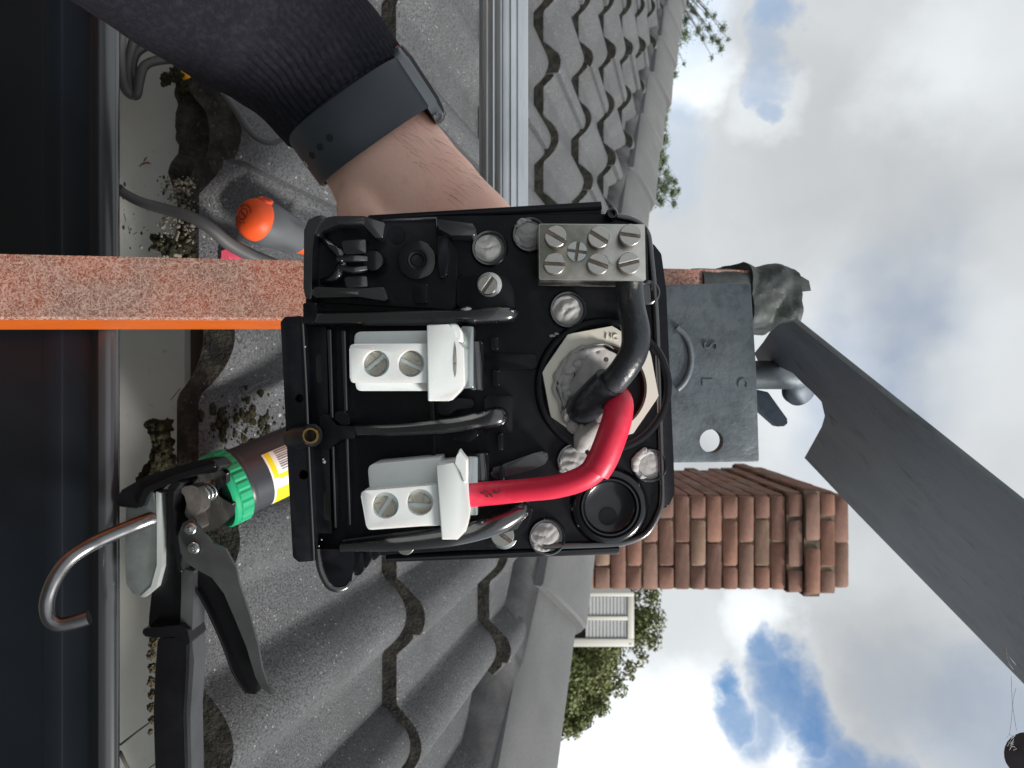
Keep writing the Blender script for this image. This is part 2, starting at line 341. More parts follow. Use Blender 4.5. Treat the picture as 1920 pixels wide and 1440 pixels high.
def add_prism(bm, top, vec, bev=0.0, seg=2, mi=0):
    """extrude the world-space polygon `top` by vec; bevel the rim of the top face"""
    vt = [bm.verts.new(p) for p in top]; vb = [bm.verts.new(Vector(p) + vec) for p in top]
    ft = bm.faces.new(vt); fb = bm.faces.new(vb[::-1]); fs = [ft, fb]
    n = len(vt)
    for i in range(n): fs.append(bm.faces.new((vt[i], vb[i], vb[(i + 1) % n], vt[(i + 1) % n])))
    for f in fs: f.material_index = mi
    if bev > 0:
        g = list(ft.edges)
        for i in range(n):
            a = (Vector(top[i]) - Vector(top[i - 1])); b = (Vector(top[(i + 1) % n]) - Vector(top[i]))
            if a.length > 1e-9 and b.length > 1e-9 and a.angle(b) > R(35):
                e = bm.edges.get((vt[i], vb[i]))
                if e: g.append(e)
        bmesh.ops.bevel(bm, geom=g, offset=bev, offset_type='OFFSET', segments=seg, profile=.5, affect='EDGES', clamp_overlap=True)
def fin(bm):
    bmesh.ops.recalc_face_normals(bm, faces=bm.faces[:]); return bm
def px_pts(pts, Z): return [P(x, y, Z) for x, y in pts]
def ext(name, pts, zt, zb, m, parent, r=0, bev=.0008, seg=2, n=5):
    """a moulded piece whose front outline at depth zt is given in photo pixels, running straight back to depth zb"""
    bm = bmesh.new()
    if r: pts = roundpoly(pts, r, n)
    add_prism(bm, px_pts(pts, zt), Vector((0, zb - zt, 0)), bev, seg)
    if m is M['plastic'] and name not in ('holder_wall', 'holder_cap', 'holder_tab', 'holder_block', 'finger_rib', 'ridge', 'rail_web'):                 # camera-facing faces get the duller copy, a dark reflection put into the finish
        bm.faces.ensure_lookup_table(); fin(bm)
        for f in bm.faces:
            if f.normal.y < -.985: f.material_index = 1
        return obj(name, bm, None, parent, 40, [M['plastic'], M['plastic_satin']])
    return obj(name, fin(bm), m, parent)
def rect(x0, y0, x1, y1): return [(x0, y0), (x1, y0), (x1, y1), (x0, y1)]

def frame_of(axis):
    a = Vector(axis).normalized(); h = Vector((0, 0, 1)) if abs(a.z) < .9 else Vector((1, 0, 0))
    u = a.cross(h).normalized(); return u, a.cross(u).normalized(), a
def add_lathe(bm, org, axis, prof, n=28, mi=0, cap0=True, cap1=True, phase=0.0):
    u, v, a = frame_of(axis); org = Vector(org); rings = []
    for r, h in prof:
        rings.append([bm.verts.new(org + a * h + (u * math.cos(2 * PI * (i / n) + phase) + v * math.sin(2 * PI * (i / n) + phase)) * r) for i in range(n)])
    fs = []
    for k in range(len(rings) - 1):
        for i in range(n): fs.append(bm.faces.new((rings[k][i], rings[k][(i + 1) % n], rings[k + 1][(i + 1) % n], rings[k + 1][i])))
    if cap0: fs.append(bm.faces.new(rings[0][::-1]))
    if cap1: fs.append(bm.faces.new(rings[-1]))
    for f in fs: f.material_index = mi
def lathe(name, org, axis, prof, m, parent=None, n=28, smooth=40, **k):
    bm = bmesh.new(); add_lathe(bm, org, axis, prof, n, **k); return obj(name, fin(bm), m, parent, smooth)
CAMW = Vector((0, -1, 0))
def disc(name, px, py, Z, prof, m, parent, n=28, **k):
    """turned piece facing the camera; prof radii in photo pixels at depth Z, heights in metres towards the camera"""
    return lathe(name, P(px, py, Z), CAMW, [(r * Z / F, h) for r, h in prof], m, parent, n, **k)

def catmull(pts, sub):
    pts = [Vector(p) for p in pts]; out = []
    q = [pts[0] * 2 - pts[1]] + pts + [pts[-1] * 2 - pts[-2]]
    for i in range(1, len(q) - 2):
        for j in range(sub):
            t = j / sub; a, b, c, d = q[i - 1], q[i], q[i + 1], q[i + 2]
            out.append(.5 * ((2 * b) + (c - a) * t + (2 * a - 5 * b + 4 * c - d) * t * t + (3 * b - a - 3 * c + d) * t ** 3))
    out.append(pts[-1]); return out
def interp(vals, sub):
    out = []
    for i in range(len(vals) - 1):
        for j in range(sub): t = j / sub; t = t * t * (3 - 2 * t); out.append(vals[i] * (1 - t) + vals[i + 1] * t)
    out.append(vals[-1]); return out
def add_tube(bm, pts, r, n=14, sub=8, mi=0, cap=True, jit=0.0, dome=False):
    path = catmull(pts, sub) if sub > 1 else [Vector(p) for p in pts]
    rr = interp(r, sub) if isinstance(r, (list, tuple)) else [r] * len(path)
    t0 = (path[1] - path[0]).normalized(); u, v, _ = frame_of(t0); rings = []
    for i, p in enumerate(path):
        t = (path[min(i + 1, len(path) - 1)] - path[max(i - 1, 0)]).normalized()
        q = t0.rotation_difference(t); u = q @ u; v = q @ v; t0 = t
        ring = []
        for k in range(n):
            a = 2 * PI * k / n; rad = rr[i]
            dvec = u * math.cos(a) + v * math.sin(a)
            if jit: rad *= 1 + jit * noise.noise(p * 110 + dvec * .9)
            ring.append(bm.verts.new(p + dvec * rad))
        rings.append(ring)
    fs = []
    for k in range(len(rings) - 1):
        for i in range(n): fs.append(bm.faces.new((rings[k][i], rings[k][(i + 1) % n], rings[k + 1][(i + 1) % n], rings[k + 1][i])))
    if cap: fs += [bm.faces.new(rings[0][::-1]), bm.faces.new(rings[-1])]
    for f in fs: f.material_index = mi
def tube(name, pts, r, m, parent=None, n=14, sub=8, **k):
    bm = bmesh.new(); add_tube(bm, pts, r, n, sub, **k); return obj(name, fin(bm), m, parent, 50)
def ptube(name, pts, rpx, m, parent=None, **k):
    """tube through (px, py, depth) points; radius in photo pixels at each point's depth"""
    rr = rpx if isinstance(rpx, (list, tuple)) else [rpx] * len(pts)
    return tube(name, [P(*p) for p in pts], [a * p[2] / F for a, p in zip(rr, pts)], m, parent, **k)

def seg_poly(r, a0, a1, n=14): return [(r * math.cos(a0 + (a1 - a0) * i / n), r * math.sin(a0 + (a1 - a0) * i / n)) for i in range(n + 1)]
def add_screw(bm, c, r, ang, h, slot=.13, cross=False, depth=.35):
    """slotted (or cross) screw head facing the camera, head face at c; r, h in metres"""
    c = Vector(c)
    add_lathe(bm, c + Vector((0, h, 0)), CAMW, [(r, 0), (r, h * (1 - depth))], 28, mi=1)
    s = slot
    def put(poly):
        ca, sa = math.cos(ang), math.sin(ang)
        top = [c + Vector(((x * sa + y * ca) * r, 0, (x * ca - y * sa) * r)) for x, y in poly]
        add_prism(bm, top, Vector((0, h * depth, 0)), r * .06, 1)
    if not cross:
        th = math.asin(s)
        put(seg_poly(1, th, PI - th)); put(seg_poly(1, PI + th, 2 * PI - th))
    else:
        th = math.asin(s)
        for q in range(4): put([(s * 1.0 * (math.cos(q * PI / 2) - math.sin(q * PI / 2)), s * (math.sin(q * PI / 2) + math.cos(q * PI / 2)))] + seg_poly(1, q * PI / 2 + th, (q + 1) * PI / 2 - th, 8))
def screw(px, py, Z, rpx, ang, h, m, parent, name='screw', **k):
    bm = bmesh.new(); add_screw(bm, P(px, py, Z), rpx * Z / F, ang, h, **k); return obj(name, fin(bm), m, parent, 30, [m, M['slot']])

def cut(o, cutters):
    """bore round holes [(px, py, radius_px, z_front, z_back)] into a mesh, then leave a plain mesh"""
    bm = bmesh.new()
    for (x, y, r, z0, z1) in cutters:
        add_lathe(bm, P(x, y, z0), Vector((0, 1, 0)), [(r * z0 / F, 0), (r * z0 / F, z1 - z0)], 28)
    me = bpy.data.meshes.new('cutter'); fin(bm).to_mesh(me); bm.free()
    c = bpy.data.objects.new('cutter', me); COL.objects.link(c)
    md = o.modifiers.new('cut', 'BOOLEAN'); md.operation = 'DIFFERENCE'; md.object = c; md.solver = 'EXACT'
    bpy.context.view_layer.update()
    dg = bpy.context.evaluated_depsgraph_get()
    new = bpy.data.meshes.new_from_object(o.evaluated_get(dg)); o.modifiers.clear(); o.data = new
    new.polygons.foreach_set('use_smooth', [True] * len(new.polygons)); new.set_sharp_from_angle(angle=R(35))
    bpy.data.objects.remove(c); return o

def text_mesh(name, s, size, M4, m, parent, extrude=.0002, spacing=1.0):
    cu = bpy.data.curves.new(name, 'FONT'); cu.body = s; cu.size = size; cu.extrude = extrude; cu.align_x = 'CENTER'; cu.align_y = 'CENTER'; cu.resolution_u = 3; cu.space_character = spacing
    t = bpy.data.objects.new(name, cu); COL.objects.link(t); bpy.context.view_layer.update()
    me = bpy.data.meshes.new_from_object(t.evaluated_get(bpy.context.evaluated_depsgraph_get())); bpy.data.objects.remove(t)
    me.transform(M4); me.materials.clear(); me.materials.append(m)
    o = bpy.data.objects.new(name, me); COL.objects.link(o); attach(o, parent); return o
def facing(px, py, Z, ang=0.0):
    """matrix that lays text flat to the camera at a pixel, reading direction turned by ang from picture right"""
    xd = Vector((math.sin(ang), 0, math.cos(ang))); yd = Vector((-math.cos(ang), 0, math.sin(ang))); zd = CAMW
    p = P(px, py, Z); return Matrix(((xd.x, yd.x, zd.x, p.x), (xd.y, yd.y, zd.y, p.y), (xd.z, yd.z, zd.z, p.z), (0, 0, 0, 1)))

def lump(bm, c, r, seed, sub=3, amp=.45, freq=None, squash=(1, 1, 1), mi=0):
    res = bmesh.ops.create_icosphere(bm, subdivisions=sub, radius=1.0)
    fr = freq or 1.6
    for v in res['verts']:
        d = v.co.normalized(); k = 1 + amp * noise.fractal(d * fr + Vector((seed * 3.1, seed * 1.7, seed)), 1.0, 2.0, 4)
        v.co = Vector(c) + Vector((d.x * squash[0], d.y * squash[1], d.z * squash[2])) * r * k

# ------------------------------------------------------------------ ground
GZ = -2.9
bm = bmesh.new()
vs = [bm.verts.new((x, y, GZ)) for x, y in ((-300, -300), (300, -300), (300, 500), (-300, 500))]; bm.faces.new(vs)
g = obj('ground', bm, M['grass'], None, None); g['kind'] = 'structure'; g['label'] = 'plain ground below the houses'

# ------------------------------------------------------------------ house: tiled roof, gutter, chimney
A = R(17.6); TA = math.tan(A); G = .33; T = .022; TILT = math.asin(T / G); SP = .153; W = 2 * SP
EY, EZ = .56, -.254                       # eave: lower front edge of the first tile row
HIP = 1.86                                # hip runs along X + Y = HIP
CREST0 = -.4936
house = thing('house', 'house with the near grey concrete tile roof, black gutter and brown brick chimney', 'house', (-2.5, 3, GZ))
def zplane(Y): return EZ + (Y - EY) * TA

RH = .031
def rprof(d):                             # round roll with short flanks, flat pan between
    if d >= .34: return 0.0
    k = d / .34; c = .5 + .5 * math.cos(PI * k)
    arc = (1 - (d / .29) ** 2.2) ** .8 if d < .29 else 0.0
    return .72 * arc + .28 * c
def roll_h(u):
    t = ((u + .02) / SP) % 1.0            # crest at t = 1 -> shift so that crest sits at u = k*SP - .02
    d = min(t, 1 - t)
    return RH * rprof(d)
def tile_bm(detail=1):
    bm = bmesh.new(); nu, nv = 48, 5
    us = [0, .0035, .007] + [.007 + (W - .007) * i / (nu - 2) for i in range(1, nu - 1)]; vsv = [0, .004, .03, .15, .28, .41]
    def top(u, v):
        z = T + roll_h(u)
        k = max(0, min(1, (u - (W - .05)) / .012)); z += .0045 * k * k * (3 - 2 * k)
        if v < .004: z -= .003
        if u < .007: z -= .004 * (1 - u / .007)
        return z
    tv = [[bm.verts.new((u, v, top(u, v))) for u in us] for v in vsv]
    bv = [[bm.verts.new((u, v, top(u, .1) - T - .008 * (roll_h(u) / RH))) for u in us] for v in (0, .41)]
    for j in range(len(vsv) - 1):
        for i in range(nu):
            f = bm.faces.new((tv[j][i], tv[j][i + 1], tv[j + 1][i + 1], tv[j + 1][i])); f.material_index = 0
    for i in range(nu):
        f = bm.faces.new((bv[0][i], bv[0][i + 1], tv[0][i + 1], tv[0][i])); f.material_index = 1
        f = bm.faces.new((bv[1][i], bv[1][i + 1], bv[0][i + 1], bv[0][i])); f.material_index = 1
    for i in (0, nu):
        col = [tv[j][i] for j in range(len(vsv))]
        f = bm.faces.new([bv[0][i]] + col + [bv[1][i]]); f.material_index = 0
    return fin(bm)
tile_src = obj('roof_tile', tile_bm(), None, house, 50, [M['tile'], M['tile_nose']])
first_used = False
hipcut = Vector((HIP - .09 * 1.4, 0, 0))
for n in range(0, 13):
    yn, zn = EY + n * G * math.cos(A), EZ + n * G * math.sin(A)
    base = CREST0 + .02 + (SP if n % 2 else 0)      # a joint sits just right of a crest; rows are half-bonded
    for k in range(-9, 8):
        x0 = base + k * W
        if x0 + yn > HIP + .02 or x0 + W < -3.6 or abs(x0) > 1.9 + yn * .75: continue
        jx, jy, jr = random.uniform(-.002, .002), random.uniform(-.004, .004), random.uniform(-.4, .4)
        if n == 0: jy *= .5
        M4 = Matrix.Translation((x0 + jx, yn + jy, zn)) @ Matrix.Rotation(A - TILT, 4, 'X') @ Matrix.Rotation(R(jr), 4, 'Z')
        crossing = x0 + W + yn + .42 > HIP - .12
        if not first_used and not crossing:
            o = tile_src; first_used = True; o.matrix_basis = M4
        elif not crossing:
            inst(tile_src, house, M4)
        else:
            bm = tile_bm(); inv = M4.inverted()
            pco = inv @ Vector((HIP - .10, 0, 0)); pno = (inv.to_3x3() @ Vector((1, 1, 0))).normalized()
            bmesh.ops.bisect_plane(bm, geom=bm.verts[:] + bm.edges[:] + bm.faces[:], plane_co=pco, plane_no=pno, clear_outer=True)
            if len(bm.faces) < 4: bm.free(); continue
            o = obj('roof_tile', bm, None, house, 50, [M['tile'], M['tile_nose']]); o.matrix_basis = M4
# boards under the tiles, on both faces of the hip
DD = .012
def zd(d): return EZ + d * TA - DD
RX = HIP - EY
deck = [(-8, EY + .03, zd(.03)), (RX, EY + .03, zd(.03)), (RX - 4.4, EY + 4.4, zd(4.4)), (-8, EY + 4.4, zd(4.4)), (RX, 9.0, zd(0)), (RX - 4.4, 9.0, zd(4.4)),
        (-8, 9.4, zd(0))]
obj('roof_deck', (deck, [], [(0, 1, 2, 3), (1, 4, 5, 2), (3, 2, 5, 6)]), M['far_tile'], house, None)
# hip: caps with pointing below
hd = Vector((-1, 1, TA)).normalized(); nn = Vector((0, -math.sin(A), math.cos(A))); pdir = hd.cross(nn).normalized()
if pdir.x > 0: pdir = -pdir
nf = Vector((math.sin(A), 0, math.cos(A))); qdir = hd.cross(nf).normalized()
if qdir.x < 0: qdir = -qdir
upv = hd.cross(Vector((-1, -1, 0))).normalized(); upv = upv if upv.z > 0 else -upv
def hip_pt(Y): return Vector((HIP - Y, Y, zplane(Y)))
def cap_bm():
    bm = bmesh.new(); Lc = .43
    prof = [pdir * .128 + upv * .046, pdir * .116 + upv * .062, pdir * .05 + upv * .092, pdir * .016 + upv * .104, upv * .106, qdir * .016 + upv * .104, qdir * .05 + upv * .092, qdir * .128 + upv * .05]
    inn = [p - upv * .02 for p in prof]
    rows = []
    for s, lift in ((0, .012), (.006, .016), (Lc, .0)):
        rows.append(([bm.verts.new(hd * s + p + upv * lift) for p in prof], [bm.verts.new(hd * s + p + upv * lift) for p in inn]))
    for a in range(2):
        for i in range(len(prof) - 1):
            bm.faces.new((rows[a][0][i], rows[a][0][i + 1], rows[a + 1][0][i + 1], rows[a + 1][0][i]))
            bm.faces.new((rows[a][1][i], rows[a][1][i + 1], rows[a + 1][1][i + 1], rows[a + 1][1][i]))
        bm.faces.new((rows[a][0][0], rows[a + 1][0][0], rows[a + 1][1][0], rows[a][1][0])); bm.faces.new((rows[a][0][-1], rows[a + 1][0][-1], rows[a + 1][1][-1], rows[a][1][-1]))
    for i in range(len(prof) - 1):
        bm.faces.new((rows[0][0][i], rows[0][0][i + 1], rows[0][1][i + 1], rows[0][1][i])); bm.faces.new((rows[2][0][i], rows[2][0][i + 1], rows[2][1][i + 1], rows[2][1][i]))
    return fin(bm)
cap_src = obj('hip_cap', cap_bm(), M['cap'], house, 30)
hip0 = hip_pt(.62)
for i in range(15):
    M4 = Matrix.Translation(hip0 + hd * (.385 * i + random.uniform(-.008, .008)) + upv * random.uniform(-.004, .004)) @ Matrix.Rotation(R(random.uniform(-.8, .8)), 4, 'Z')
    if i == 0: cap_src.matrix_basis = M4
    else: inst(cap_src, house, M4)
# pointing: a smoothed mortar fillet from the cap's edge down to the tiles
vsx, fsx = [], []
NP = 420
for i in range(NP):
    s = 5.75 * i / (NP - 1); c = hip0 + hd * s
    wob = .010 * noise.noise(Vector((s * 9, 0, 0))) + .006 * noise.noise(Vector((s * 30, 5, 0)))
    low = pdir * (.158 + wob); lowp = c + low
    zt = zplane(lowp.y); rowpos = ((lowp.y - EY) / (G * math.cos(A))) % 1
    ucr = ((lowp.x - CREST0) / SP) % 1; dcr = min(ucr, 1 - ucr); hh = RH * rprof(dcr)
    surf = zt + T * (1 - rowpos) + hh * .9
    vsx += [c + pdir * .120 + upv * .058, c + pdir * .132 + upv * .046, Vector((c + pdir * (.150 + wob * .5)).to_tuple()[:2] + ((c + pdir * .14 + upv * .046).z * .35 + (surf + .012) * .65,)), Vector((lowp.x, lowp.y, surf - .006))]
    if i:
        for j in range(3): fsx.append((4 * (i - 1) + j, 4 * (i - 1) + j + 1, 4 * i + j + 1, 4 * i + j))
obj('pointing', ([tuple(v) for v in vsx], [], fsx), M['pointing'], house, 60)

# fascia, wall, gutter
def box_bm(bm, x0, y0, z0, x1, y1, z1, bev=0):
    top = [Vector((x0, y0, z0)), Vector((x1, y0, z0)), Vector((x1, y0, z1)), Vector((x0, y0, z1))]
    add_prism(bm, top, Vector((0, y1 - y0, 0)), bev)
bm = bmesh.new(); box_bm(bm, -8, .612, -.40, RX - .05, .635, EZ - .004); obj('fascia', fin(bm), M['dark'], house)
bm = bmesh.new(); box_bm(bm, -7.9, .95, GZ, RX - .4, 8.6, -.40); obj('wall', fin(bm), M['render'], house)
bm = bmesh.new(); box_bm(bm, -8, .635, -.405, RX - .05, 8.9, -.395); obj('soffit', fin(bm), M['render'], house)
GX0, GX1 = -8.0, RX
def gutter_part(name, prof, m, smooth=35):
    vs, fs = [], []; k = len(prof)
    xs = [GX0, -1.0, -.5, 0, .5, GX1]
    for x in xs: vs += [(x, y, z) for y, z in prof]
    for a in range(len(xs) - 1):
        for j in range(k - 1): fs.append((a * k + j, a * k + j + 1, (a + 1) * k + j + 1, (a + 1) * k + j))
    return obj(name, (vs, [], fs), m, gut, smooth)
front = [(.492, -.368), (.4875, -.364), (.4875, -.3098), (.4873, -.3092), (.4870, -.3082), (.4870, -.2972), (.4873, -.2962), (.4875, -.2956), (.4875, -.279), (.4868, -.276), (.4835, -.2722), (.4830, -.2700)]
bm = bmesh.new()
gut = obj('gutter', (lambda pr: ([(x, y, z) for x in (GX0, GX1) for y, z in pr], [], [(j, j + 1, len(pr) + j + 1, len(pr) + j) for j in range(len(pr) - 1)]))(front), M['gutter_out'], house, 35)
lip = [(.4830, -.2700), (.4826, -.2672), (.4832, -.2640), (.4850, -.2612), (.4876, -.2598), (.4903, -.2600), (.4922, -.2614), (.4928, -.264), (.4915, -.272)]
gutter_part('gutter_lip', lip, M['gutter_lip'], 60)
gutter_part('gutter_trough', [(.4915, -.272), (.4915, -.362), (.606, -.356), (.606, -.300), (.6055, -.268), (.611, -.262)], M['gutter_in'])

# mortar bedding and sand grains under the first tile row
bm = bmesh.new()
nb = 160
prev = None
for i in range(nb):
    x = -.42 + .33 * i / (nb - 1)
    ucr = ((x - CREST0) / SP) % 1; dcr = min(ucr, 1 - ucr); hh = RH * rprof(dcr)
    j = .006 * noise.fractal(Vector((x * 34, 1, 2)), 1, 2, 4)
    pts = [Vector((x, .575 + j, EZ + .006 + hh)), Vector((x, .570 + j, EZ - .004 + j * .6)), Vector((x, .58 + j, EZ - .010 + j)), Vector((x, .614, EZ - .012))]
    vs = [bm.verts.new(p) for p in pts]
    if prev:
        for k in range(3): bm.faces.new((prev[k], prev[k + 1], vs[k + 1], vs[k]))
    prev = vs
obj('bedding_mortar', fin(bm), M['mortar'], house, 70)

# chimney
CZ = 4.0; CX0, CX1 = (929 - 720) / F * CZ, (1107 - 720) / F * CZ; CD = 1.25; CH = .0865
ztop = (1474 - 960) / F * CZ
def corbel(i):                            # course index from the top of the plain shaft: 0.. upward
    return {0: .016, 1: .034, 2: .020, 3: -.012}.get(i, 0.0)
bm = bmesh.new()
box_bm(bm, CX0 + .009, CZ + .009, -.6, CX1 - .009, CZ + CD - .009, ztop)
for i in range(4):
    c = corbel(i); box_bm(bm, CX0 + .008 - c, CZ + .008 - c, ztop + i * CH + (.0 if i == 0 else .0005), CX1 - .008 + c, CZ + CD - .008 + c, ztop + (i + 1) * CH - .003)
chim = obj('chimney', fin(bm), M['joint'], house, None)
def brick_mesh(seed, L_, D_):
    bm = bmesh.new(); rnd = random.Random(seed)
    top = roundpoly([(-L_ / 2, -.038), (L_ / 2, -.038), (L_ / 2, .038), (-L_ / 2, .038)], .012, 2)
    top = [Vector((x + rnd.uniform(-.0025, .0025), 0, z + rnd.uniform(-.0025, .0025))) for x, z in top]
    add_prism(bm, top, Vector((0, D_, 0)), .004, 1)
    me = bpy.data.meshes.new('brick'); fin(bm).to_mesh(me); bm.free(); me.materials.append(M['brick'])
    me.polygons.foreach_set('use_smooth', [True] * len(me.polygons)); me.set_sharp_from_angle(angle=R(50)); return me
bm_full = [brick_mesh(i, .246, .10) for i in range(4)]; bm_half = [brick_mesh(10 + i, .120, .10) for i in range(3)]
def lay(me, p, rz):
    o = bpy.data.objects.new('brick', me); COL.objects.link(o); o.parent = chim
    o.matrix_basis = Matrix.Translation(p) @ Matrix.Rotation(rz + R(random.uniform(-.5, .5)), 4, 'Z') @ Matrix.Rotation(R(random.uniform(-.4, .4)), 4, 'Y')
for ci in range(-15, 4):
    c = corbel(ci) if ci >= 0 else 0.0; z = ztop + (ci + .5) * CH
    wtot = CX1 - CX0 + 2 * c
    odd = ci % 2 == 0
    def course(length):
        seq = []; x = 0.0
        if odd: seq.append((.0645 / 1, 'h'))
        if odd:
            xs = [(.064, 'h')]; x = .128
        else: xs = []; x = 0.0
        while x + .256 <= length + .02: xs.append((x + .128, 'f')); x += .256
        if length - x > .09: xs.append((x + .064, 'h'))
        return xs
    k = wtot / (CX1 - CX0)
    for x, t in course(CX1 - CX0):
        me = random.choice(bm_full if t == 'f' else bm_half)
        lay(me, Vector((CX0 - c + x * k, CZ - c - .002 + random.uniform(-.002, .002), z)), 0)
    odd = not odd
    for y, t in course(CD):
        me = random.choice(bm_full if t == 'f' else bm_half)
        lay(me, Vector((CX0 - c - .002 + random.uniform(-.002, .002), CZ - c + .02 + y, z)), -PI / 2)

# ------------------------------------------------------------------ far: neighbouring house, cooler, trees
nb_ = thing('neighbour_house', 'neighbouring house with a low hipped roof under the white cooler', 'house', (3.5, 15, GZ))
bm = bmesh.new(); box_bm(bm, .2, 12.6, GZ, 6.8, 17.4, -.5); obj('wall', fin(bm), M['render'], nb_)
rv = [(-.3, 12.1, -.45), (7.3, 12.1, -.45), (7.3, 17.9, -.45), (-.3, 17.9, -.45), (2.4, 15, 1.15), (4.6, 15, 1.15), (-.3, 12.1, -.6), (7.3, 12.1, -.6), (7.3, 17.9, -.6), (-.3, 17.9, -.6)]
obj('roof', (rv, [], [(0, 1, 5, 4), (1, 2, 5), (2, 3, 4, 5), (3, 0, 4), (6, 7, 1, 0), (7, 8, 2, 1), (8, 9, 3, 2), (9, 6, 0, 3), (9, 8, 7, 6)]), M['far_tile'], nb_, None)
KZ = 13.9
def K(px, py): return P(px, py, KZ)
cool = thing('evaporative_cooler', 'white louvred evaporative cooler box on the neighbouring roof beside the chimney', 'air cooler', (K(1050, 1162)))
x0, x1 = K(0, 1111.5).x, K(0, 1213).x; zt_ = K(1189, 0).z; zb_ = .95
bm = bmesh.new()
fw = .095; xm0, xm1 = K(0, 1156).x, K(0, 1163).x
box_bm(bm, x0, KZ, zb_, x0 + fw * .75, KZ + .06, zt_, .008); box_bm(bm, x1 - fw * 1.55, KZ, zb_, x1, KZ + .06, zt_, .008)
box_bm(bm, x0 + fw * .75 + .001, KZ + .001, zt_ - .12, x1 - fw * 1.55 - .001, KZ + .06, zt_ - .001, .008)
box_bm(bm, xm0, KZ + .001, zb_ + .12, xm1, KZ + .06, zt_ - .121, .006); box_bm(bm, x0 + fw * .75 + .001, KZ + .001, zb_, x1 - fw * 1.55 - .001, KZ + .06, zb_ + .119, .008)
obj('frame', fin(bm), M['white_paint'], cool)
bm = bmesh.new(); box_bm(bm, x0 + .03, KZ + .10, zb_ - .35, x1 - .03, KZ + .95, zt_ - .01, .03); obj('cabinet', fin(bm), M['white_paint'], cool)
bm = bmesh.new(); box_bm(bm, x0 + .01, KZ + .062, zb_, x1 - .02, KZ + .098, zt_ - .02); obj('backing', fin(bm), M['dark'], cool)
bm = bmesh.new(); box_bm(bm, -.5, 0, -.02, .5, .035, .02, .004); me = bpy.data.meshes.new('slat'); fin(bm).to_mesh(me); bm.free(); me.materials.append(M['slat'])
for (xa, xb) in ((x0 + fw * .75 + .015, xm0 - .01), (xm1 + .01, x1 - fw * 1.55 - .015)):
    for i in range(12):
        zz = zt_ - .155 - i * .066
        if zz < zb_ + .14: break
        o = bpy.data.objects.new('slat', me); COL.objects.link(o); attach(o, cool)
        o.matrix_basis = Matrix.Translation(((xa + xb) / 2, KZ + .025, zz)) @ Matrix.Diagonal(((xb - xa), 1, 1.38, 1))
bm = bmesh.new(); box_bm(bm, K(0, 1206).x, KZ - .004, K(1180, 0).z, K(0, 1209.5).x, KZ - .0005, K(1184, 0).z); obj('badge', fin(bm), M['slat'], cool)

def leaf_cloud(clumps, count, size, flat=.5, seed=1):
    """leaf-sized faces spread through clumps [(centre, radius_vec)]"""
    rnd = random.Random(seed); vs, fs = [], []
    wts = [max(r) ** 2 for c, r in clumps]
    for _ in range(count):
        c, r = rnd.choices(clumps, wts)[0]
        d = Vector((rnd.gauss(0, 1), rnd.gauss(0, 1), rnd.gauss(0, 1))).normalized(); k = rnd.random() ** .42 if flat > .4 else abs(rnd.gauss(0, .72))
        p = Vector(c) + Vector((d.x * r[0], d.y * r[1], d.z * r[2])) * k
        nrm = (d + Vector((rnd.gauss(0, .7), rnd.gauss(0, .7), rnd.gauss(.3, .7)))).normalized(); u, v, _n = frame_of(nrm)
        a = rnd.uniform(0, 2 * PI); uu = u * math.cos(a) + v * math.sin(a); vv = nrm.cross(uu)
        s = size * rnd.uniform(.6, 1.4); b = len(vs)
        vs += [p - uu * s, p + vv * s * flat, p + uu * s, p - vv * s * flat]; fs.append((b, b + 1, b + 2, b + 3))
    return vs, fs
def tree(label, base, top, clumps, count, size, m, seed, flat, r0=.16, limbs=True):
    t = thing('tree', label, 'tree', base)
    bm = bmesh.new(); b = Vector(base); tp = Vector(top)
    add_tube(bm, [b, b.lerp(tp, .4) + Vector((.1, .05, 0)), b.lerp(tp, .75) - Vector((.08, 0, 0)), tp], [r0, r0 * .75, r0 * .5, r0 * .2], 9, 5)
    rnd = random.Random(seed)
    for c, r in clumps:
        c = Vector(c); s = b.lerp(tp, max(.35, min(.95, (c.z - b.z) / max(.1, tp.z - b.z) * .8)))
        mid = s.lerp(c, .55) + Vector((rnd.uniform(-.1, .1), 0, rnd.uniform(0, .15)))
        add_tube(bm, [s, mid, c], [r0 * .22, r0 * .12, r0 * .05], 5, 4)
    obj('trunk', fin(bm), M['bark'], t)
    vs, fs = leaf_cloud(clumps, count, size, flat, seed); obj('crown', (vs, [], fs), m, t, None)
    return t
rnd = random.Random(5)
TZ = 22.0
cl = []
cc = P(1030, 1150, TZ)
for i in range(130):
    d = Vector((rnd.gauss(0, 1), rnd.gauss(0, 1), rnd.gauss(0, 1))).normalized(); k = rnd.uniform(.55, .98)
    cl.append((cc + Vector((d.x * 3.0, d.y * 2.6, d.z * 2.95)) * k, (rnd.uniform(.45, .75),) * 2 + (rnd.uniform(.35, .55),)))
rnd2 = random.Random(77)
for _ in range(130):
    a = rnd2.uniform(-.1, 1.0); yy = 1110 + 258 * a ** 1; top = 1238 - max(0, (yy - 1150)) * .62 - 10 * abs(noise.noise(Vector((yy * .05, 3, 1)))); xx = rnd2.uniform(1040, top - 12)
    r_ = rnd2.uniform(.26, .42); cl.append((P(xx, yy, TZ + rnd2.uniform(-.6, 1.2)), (r_, r_, r_ * .75)))
for px, py, r in ((1180, 1255, .32), (1160, 1290, .35), (1130, 1325, .32), (1100, 1345, .3), (1085, 1362, .22), (1205, 1235, .25), (1232, 1160, .4), (1225, 1200, .35)):
    cl.append((P(px, py, TZ - .5), (r, r, r * .8)))
tree('rounded dark green tree behind the white cooler', (cc.x, TZ, GZ), (cc.x, TZ, cc.z + 2), cl, 90000, .058, M['leaf_dark'], 3, .6, .22)
